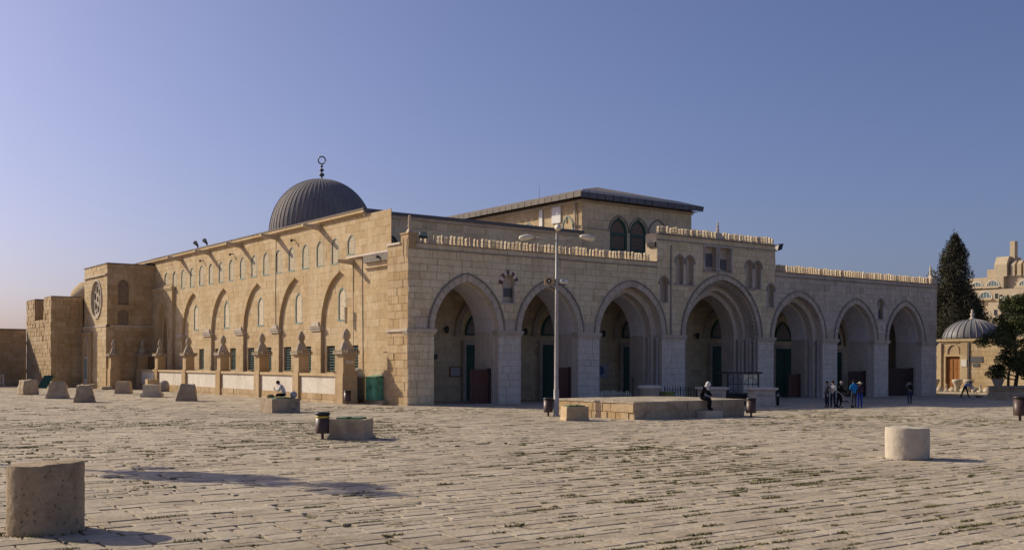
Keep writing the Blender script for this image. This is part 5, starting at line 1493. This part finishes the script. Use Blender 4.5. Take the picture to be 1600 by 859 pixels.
# stroller
def stroller():
    t = thing('stroller', 'black folding baby stroller among the group of visitors', 'stroller', at(22.2,-15.1), face(-pi/2))
    q = MB()
    for s in (-1, 1):
        q.tube([(s*.22,-.55,1.0),(s*.22,-.25,.75),(s*.22,.45,.12)], .018, 6); q.tube([(s*.22,-.05,.60),(s*.22,-.40,.12)], .018, 6)
    q.tube([(-.22,-.55,1.0),(.22,-.55,1.0)], .02, 6); q.build('frame', M_POST, t)
    q = MB(); q.add([(-.2,-.25,.42),(.2,-.25,.42),(.2,.22,.46),(-.2,.22,.46),(-.2,-.42,.88),(.2,-.42,.88)], [(0,1,2,3),(0,4,5,1)]); q.box(-.2,.2,-.25,.22,.38,.41); q.build('seat', C_BLACK, t)
    q = MB(); pts = [(0, -.42+.38*sin(a*pi/10), .78+.34*cos(a*pi/10-.5)) for a in range(6)]
    n = len(pts); q.add([(-.22, p[1], p[2]) for p in pts] + [(.22, p[1], p[2]) for p in pts], [(i, i+1, i+1+n, i+n) for i in range(n-1)]); q.build('canopy', C_BLACK, t)
    for (x, y) in ((-.25,.45),(.25,.45),(-.25,-.42),(.25,-.42)):
        q = MB(); q.tube([(x-.02,y,.10),(x+.02,y,.10)], .10, 14); w = q.build('wheel', M_BINK, t, False)
        q = MB(); q.tube([(x-.025,y,.10),(x+.025,y,.10)], .05, 10); q.build('hub', M_POST, w)
stroller()

# ------------------------------------------------------------------ trees
def crown_mesh(blobs, n, size, rng, flat=.0, core=None):
    """leafy sprays spread through the volume of many clumps"""
    mb = MB()
    tot = sum(b[3]**2 for b in blobs)
    for (x, y, z, r, sq) in blobs:
        k = max(6, int(n*r*r/tot))
        for _ in range(k):
            d = Vector((rng.gauss(0,1), rng.gauss(0,1), rng.gauss(0,1))).normalized()
            rad = r*(rng.random()**.38)
            p = Vector((x, y, z)) + Vector((d.x*rad, d.y*rad, d.z*rad*sq))
            a = Vector((rng.gauss(0,1), rng.gauss(0,1), rng.gauss(0,.7)+flat)) + d*.9
            a.normalize(); b = a.cross(Vector((rng.gauss(0,1), rng.gauss(0,1), rng.gauss(0,1)))).normalized()
            s = size*rng.uniform(.5, 1.3)
            mb.add([p - b*s*.35, p + a*s*.5 - b*s*.1, p + a*s, p + b*s*.35], [(0,1,2,3)])
    return mb
def cypress(label, x, y, h, w, seed, n=26000):
    rng = random.Random(seed)
    t = thing('cypress_tree', label, 'tree', (x, y, -.3))
    q = MB(); q.tube([(0,0,0),(.1,0,h*.3),(0,.05,h*.8)], [.35,.25,.05], 10); q.build('trunk', plain('cypress_bark', (.10,.075,.055), .9), t, True)
    bl = []
    for k in range(430):
        f = rng.random()**.85
        z = h*(.05+.93*f)
        R = w*(1-f**1.5)**.75*(.55+.55*noise.noise(Vector((f*4, seed, 1)))*.5+.4) if f < .97 else .1
        R = w*max(.05, (1-f)**.62)*min(1, .62+f*1.1)*rng.uniform(.80, 1.05)
        a = rng.uniform(0, 2*pi); rr = R*rng.uniform(.30, .93)
        bl.append((rr*cos(a), rr*sin(a), z, max(.32, .20*w*(1-f)**.5*rng.uniform(.6, 1.3)), 1.9))
    for dz, dx in ((.0, 0), (-.5, .35), (-.9, -.45), (-1.0, .6)): bl.append((dx*cos(YAW), -dx*sin(YAW), h+dz, .22, 3.2))
    m = leafmat('cypress_leaf', [(.048,.046,.026),(.065,.060,.034),(.085,.075,.044),(.038,.040,.024),(.105,.090,.058)])
    crown_mesh(bl, n, .22, rng, 1.1).build('crown', m, t)
cypress('tall dark cypress tree rising behind the right end of the porch', 98.5, 24.3, 20.4, 6.3, 4, 120000)

def pine(label, x, y, z0, h, w, seed):
    rng = random.Random(seed)
    t = thing('pine_tree', label, 'tree', (x, y, z0))
    q = MB(); bark = plain('pine_bark', (.13,.085,.055), .9)
    q.tube([(0,0,-.3),(.25,-.1,1.2),(.1,0,3),(0,.1,h*.8)], [.18,.15,.12,.04], 9); q.tube([(-.55,.3,-.3),(-.5,.3,1.1),(-.1,.2,2.4)], [.13,.11,.08], 8)
    bl = []
    for k in range(110):
        f = rng.random(); z = .9 + (h-1.4)*f
        R = w*(1.0-.70*f**1.3)*(.5+.5*min(1, f*3.5))*rng.uniform(.3, 1.0)*(1+.35*sin(z*2.4+seed)); a = rng.uniform(0, 2*pi)
        c = (R*cos(a), R*sin(a), z); bl.append((*c, rng.uniform(.40, .85), .7))
        if k % 3 == 0: q.tube([(0, 0, z-.5), (c[0]*.5, c[1]*.5, z-.3), (c[0]*.9, c[1]*.9, z-.05)], [.06, .045, .02], 5)
    q.build('trunk', bark, t, True)
    m = leafmat('pine_needles', [(.060,.075,.028),(.090,.105,.036),(.12,.125,.042),(.045,.058,.024),(.15,.14,.05)])
    crown_mesh(bl, 34000, .17, rng, .5).build('crown', m, t)
pine('bushy green pine tree on the terrace at the right edge', 58.2, -6.1, .6, 8.3, 2.8, 11)
pine('second leafy pine tree cut by the right edge of the picture', 61.8, -10.6, .4, 8.4, 2.5, 23)
def leafy(label, x, y, h, w, seed):
    rng = random.Random(seed)
    t = thing('slender_tree', label, 'tree', (x, y, 0))
    q = MB(); q.tube([(0,0,-.1),(.05,0,h*.4),(0,.05,h*.85)], [.14,.11,.04], 9); q.build('trunk', plain('grey_bark', (.12,.09,.07), .9), t, True)
    bl = [(rng.gauss(0, .5)*w, rng.gauss(0, .5)*w, h*rng.uniform(.45, 1.0), rng.uniform(.25, .5), 1.3) for _ in range(22)]
    crown_mesh(bl, 4500, .2, rng, .4).build('crown', leafmat('grey_leaf', [(.05,.06,.03),(.08,.085,.045)]), t)
leafy('slender tree left of the view whose long shadow crosses the paving', -29.1, -23.5, 8.6, .8, 31)

# ------------------------------------------------------------------ small domed building on the right
def small_building():
    t = thing('domed_building', 'small sunlit stone building with a ribbed grey dome and wooden door', 'building')
    X, Z = 69.0, 5.0; g = gz(X)
    MS = lambda s, z, d: (X+d, s, z)
    door = Op(6.38, .80, g-.2, 3.45, 3.45)
    block_wall('east_wall', t, MS, -6.5, 9.8, g-.2, Z, .45, [door], M_EAST, M_MORTAR, 401, .9, .014, .01)
    q = MB(); q.box(X-.20, X+.3, -6.6, 9.9, Z, Z+.25); q.box(X-.10, X+.3, -6.55, 9.85, Z-.16, Z); q.build('cornice', M_EAST, t)
    q = MB(); q.box(X+.05, X+9.5, -6.6, 9.9, Z-.3, Z+.2); q.build('roof', M_LEADT, t)
    q = MB(); q.box(X+.04, X+9, -6.45, -6.4, g-.2, Z); q.box(X+.04, X+9, 9.7, 9.78, g-.2, Z); q.box(X+9, X+9.1, -6.4, 9.7, g-.2, Z); q.build('side_walls', M_NORTH, t)
    for s0, s1 in ((7.66, 8.3), (4.72, 5.5)):
        q = MB(); q.box(X-.16, X+.02, s0, s1, g-.2, Z-.17); q.build('pilaster', M_EAST, t)
    q = MB(); reveal(q, door, MS, 0, .3); ring_solid(q, door.outline(.0), door.outline(.18), MS, -.10, .0)
    q.build('door_surround', M_EAST, t)
    for s in (-1, 1):
        a, b = sorted((6.38+s*.02, 6.38+s*.79))
        q = MB(); q.box(X+.12, X+.2, a, b, g, 3.42); l = q.build('door_leaf', M_WOODO, t)
        q = MB()
        for k in range(3):
            for j in range(2): q.box(X+.085, X+.119, a+.08+j*.34, a+.36+j*.34, g+.25+k*1.08, g+1.2+k*1.08)
        q.build('door_panels', M_WOODO, l)
    o = Op(6.38, .55, 3.75, 4.0, 4.62)
    q = MB(); ring_solid(q, o.outline(0), o.outline(.16), MS, -.10, .02); q.build('niche_moulding', M_EASTL, t)
    pm = lambda s, z, d: (X-.17+d, s, z)
    plaque(3.1, 4.56, 2.85, 3.42, 0, t, 3, M_PLAQ, M_PLAQL, lambda s, z, d: (X+d, 7.66-s, z)); plaque(3.45, 4.2, 2.4, 2.75, 0, t, 2, M_PLAQ, M_PLAQL, lambda s, z, d: (X+d, 7.66-s, z))
    q = MB(); q.box(X-.2, X-.15, 4.78, 5.4, 2.4, 3.15); q.build('white_panel', M_WHITEW, t)
    q = MB(); q.tube([(X-.1, 4.62, g), (X-.1, 4.62, Z+.1)], .05, 8); q.build('down_pipe', M_HOOD, t)
    cx, cy, r = 72.6, 6.4, 2.95
    prof = [(r*cos(a), Z+.25+2.15*sin(a)) for a in [k*pi/2/14 for k in range(14)]] + [(.05, Z+2.41)]
    q = MB(); q.lathe([(r+.12, Z), (r+.12, Z+.22), (r, Z+.25)], cx, cy, 40, False); q.lathe(prof, cx, cy, 40); d = q.build('dome', stone('blue_grey_lead', [(.19,.185,.185),(.22,.215,.21)], stain=(.27,.26,.25), weather=.4, pit=.1, rough=.5, bump=.1), t, True)
    rb = MB()
    for (ra, za), (r2, z2) in zip(prof[:-2], prof[1:-1]):
        rb.add([(ra-.05,-.05,za),(ra+.06,0,za+.02),(ra-.05,.05,za),(r2-.05,-.04,z2),(r2+.06,0,z2+.02),(r2-.05,.04,z2)], [(0,1,4,3),(1,2,5,4)])
    me = rb.mesh('rib', False, [M_LEAD])
    for k in range(28): obj('rib', me, d, (cx, cy, 0), 2*pi*k/28)
    q = MB(); q.lathe([(.45,Z+2.35),(.2,Z+2.55),(.12,Z+2.7),(.22,Z+2.85),(.2,Z+3.0),(.08,Z+3.1),(.16,Z+3.25),(.03,Z+3.45)], cx, cy, 12); q.build('finial', M_TRIM, t, True)
small_building()
# display row of carved stones before it
rg = random.Random(66)
CS_ORD = ['first', 'second', 'third', 'fourth', 'fifth', 'sixth', 'seventh', 'eighth', 'ninth', 'tenth', 'eleventh']
CS_LAB = ['%s carved stone from the left in the row before the domed building' % w for w in CS_ORD]
for k in range(11):
    y = 7.9 - k*.62; big = k in (1, 5, 7)
    x = 67.2 + rg.uniform(-.25, .25)
    nm = ['carved stone capital', 'round stone base', 'stone baluster'][k % 3]
    q = MB()
    if big: q.lathe([(.22,0),(.3,.15),(.26,.5),(.45,.9),(.55,1.1),(.5,1.25),(.1,1.28)], 0, 0, 10)
    elif k % 2: q.lathe([(.34,0),(.36,.14),(.2,.2),(.10,.28),(.09,.7),(.12,.75),(.03,.8)], 0, 0, 10)
    else: q.lathe([(.40,0),(.44,.12),(.42,.26),(.28,.36),(.3,.45),(.05,.48)], 0, 0, 10)
    tag(q.build('carved_stone', M_COLUMN2, None, True, (x, y, gz(x)+.12), rg.uniform(0, 3)), CS_LAB[k], 'carved stone', 'carved stones displayed before the domed building')
q = MB(); q.box(66.5, 68.2, .3, 8.6, gz(67)-.3, gz(67)+.13)
tag(q.build('display_plinth', M_NWEST), 'low pale plinth carrying the row of carved stones', 'plinth')
# terrace steps at the right
def terrace():
    t = thing('terrace_steps', 'broad stone steps rising to a terrace at the right edge', 'steps')
    for k, (x0, z0, z1) in enumerate(((48.8, -.4, .02), (49.35, .02, .26), (49.95, .26, .48))):
        x = x0; rgx = random.Random(k)
        while x < 70:
            w = min(rgx.uniform(1.2, 2.0), 70.5-x); q = MB(); q.box(x+.006, x+w-.006, -24.0, -9.0+k*.0+.35*k+.01, z0-.19+.004*k, z1-.19); q.build('step_slab', M_BLOCK, t); x += w
    w = thing('terrace_wall', 'low cream stone terrace wall under the pine tree', 'wall')
    block_wall('wall_face', w, lambda s, z, d: (57.0+d, s, z), -7.9, -4.4, gz(57)-.3, .62, .4, [], M_EAST, M_MORTAR, 501, .8, .016, .012)
    block_wall('wall_face', w, lambda s, z, d: (s, -8.0+d, z), 57.0, 68, gz(57)-.3, .62, .4, [], M_EASTL, M_MORTAR, 502, .8, .016, .012)
    q = MB(); q.box(57.05, 68, -7.95, -4.4, -.3, .60); q.build('terrace_fill', M_PAVE, w)
    q = MB(); q.box(56.9, 68.1, -8.1, -4.3, .62, .72); q.build('coping', M_COLUMN2, w)
terrace()
for k, (x, y, lab) in enumerate(((57.6, -4.9, 'clay planter with a round shrub at the left end of the terrace wall'),)):
    t = thing('planter', lab, 'planter', (x, y, .72))
    q = MB(); q.lathe([(.3,0),(.36,.1),(.5,.5),(.55,.6),(.45,.58),(.1,.55)], 0, 0, 14); q.build('pot', M_COLUMN2, t, True)
    crown_mesh([(0,0,.95,.6,.8),(.3,.1,1.0,.4,.8)], 900, .13, random.Random(3), .5).build('shrub', leafmat('shrub_leaf', [(.10,.085,.04),(.07,.08,.03),(.13,.10,.05)]), t)

# ------------------------------------------------------------------ hillside buildings at the far right
q = MB(); q.lathe([(190, -6), (150, 2), (110, 8), (70, 12), (35, 15), (1, 16)], 330, 70, 40)
tag(q.build('hill', stone('hill_ground', [(.30,.25,.18),(.30,.25,.18)], stain=(.14,.15,.08), weather=.8)), kind='structure')
def hill_building():
    t = thing('hillside_building', 'terraced cream stone building with arched windows and a chimney tower on the hill', 'building')
    m_h = stone('hill_cream_stone', [(.52,.42,.29),(.55,.45,.32),(.50,.40,.28)], stain=(.42,.33,.22), weather=.4, pit=.1)
    def blk(nm, x, y0, y1, z0, z1, dx=10, mat=m_h):
        q = MB(); q.box(x, x+dx, y0, y1, z0, z1); return q.build(nm, mat, t)
    blk('lower_storey', 213.0, 76, 92.5, -2, 16.2, 14); blk('lower_storey', 211.5, 81, 84.2, -2, 17.6, 4)
    blk('middle_storey', 214.2, 76, 92.2, 16.2, 20.9, 14); blk('upper_storey', 215.2, 82.5, 92, 20.9, 24.0, 14); blk('upper_storey', 216.5, 74, 82.5, 20.9, 24.4, 14)
    blk('top_storey', 216.5, 82.6, 87.4, 24.0, 26.0, 8)
    q = MB(); q.add([(215.4,81.8,24),(215.4,85,24),(222,85,24),(222,81.8,24),(215.4,81.8,27.0),(215.4,85,27.0),(222,85,28.9),(222,81.8,28.9),(216.4,81.8,28.9),(216.4,85,28.9)], [(0,1,5,4),(4,5,9,8),(8,9,6,7),(1,2,6,9,5),(0,4,8,7,3)]); q.build('tower_block', m_h, t)
    blk('chimney_tower', 217.5, 81.0, 82.2, 26, 32.6, 1.4)
    for k in range(3): 
        q = MB(); y = 81.2-k*1.6; q.add([(216,y-1.0,24),(216,y,24),(219,y,24),(219,y-1.0,24),(216,y-1.0,26.8),(216,y,26.8),(217,y,27.7),(217,y-1.0,27.7),(219,y,27.7),(219,y-1.0,27.7)], [(0,1,5,4),(4,5,6,7),(7,6,8,9),(1,2,8,6,5),(0,4,7,9,3)]); q.build('roof_buttress', m_h, t)
    q = MB(); q.lathe([(4.2, 24.3), (4.2, 26.0), (3.6, 28.2), (2.2, 29.8), (.3, 30.4)], 221, 76.2, 8); q.build('angular_dome', m_h, t)
    glass = plain('green_blue_glass', (.12,.19,.20), .2, spec=.6)
    def arched(x, c, a, z0, za):
        o = Op(c, a, z0, z0+.15, za); Mx = lambda s, z, d: (x+d, s, z)
        q = MB(); ring_solid(q, o.outline(-.22), o.outline(0), Mx, -.12, .05); w = q.build('arched_window', M_WHITEW, t)
        q = MB(); ol = o.outline(-.2); q.add([Mx(p, z, -.02) for p, z in ol], [tuple(range(len(ol)))]); q.build('pane', glass, w)
        q = MB()
        for k in range(1, 5): q.box(x-.08, x-.03, c-a+2*a*k/5-.05, c-a+2*a*k/5+.05, z0, z0+(za-z0)*.9)
        q.build('glazing_bars', M_WHITEW, w)
        q = MB(); q.box(x-1.1, x, c-a-.3, c+a+.3, z0-.35, z0-.1); q.box(x-1.1, x-1.0, c-a-.3, c+a+.3, z0-.1, z0+.15); q.build('balcony', m_h, t)
    arched(215.2, 85.2, 1.75, 21.6, 23.3); arched(215.2, 89.3, 1.6, 21.7, 23.1); arched(214.2, 86.6, 1.85, 18.7, 20.6); arched(213.0, 87.3, 1.3, 14.2, 15.9); arched(216.5, 78.4, 1.2, 21.4, 23.0); arched(213, 79.5, 1.4, 13.4, 15.2); arched(214.2, 79.0, 1.3, 17.8, 19.6)
    for (x, y, z) in ((213.0, 90.5, 11.5), (213.0, 83.0, 18.5), (211.5, 82.4, 14.5), (214.2, 82.6, 18.2)):
        q = MB(); q.box(x-.06, x+.02, y-.4, y+.4, z, z+1.3); q.build('window', M_GLASS, t)
    q = MB(); q.box(212.0, 213.6, 80.2, 81.6, 17.6, 18.9); q.build('roof_tank', M_WHITE, t)
    q = MB(); q.lathe([(1.1,7.5),(1.0,9.8),(.9,10.2),(.3,11.0),(.1,11.1)], 205, 86.4, 14); q.build('white_dome', M_WHITEW, t)
    b = thing('hillside_house', 'small pale flat-roofed house below the hillside building', 'house')
    for (x, y0, y1, z1) in ((200, 76, 84, 9.5), (203, 84, 91, 11.0)):
        q = MB(); q.box(x, x+8, y0, y1, -2, z1); wv = q.build('wall', M_NWEST, b)
        q = MB(); q.box(x-.15, x+8.1, y0-.1, y1+.1, z1, z1+.3); q.build('roof', M_WHITEW, b)
        for yy in (y0+1.6, y0+4.6):
            q = MB(); q.box(x-.05, x+.03, yy-.45, yy+.45, z1-2.6, z1-1.2); q.build('window', M_GLASS, b)
hill_building()
cypress('dark bushy tree on the hillside between the houses and the pine', 150.0, 45.0, 9.5, 3.2, 9, 6000)
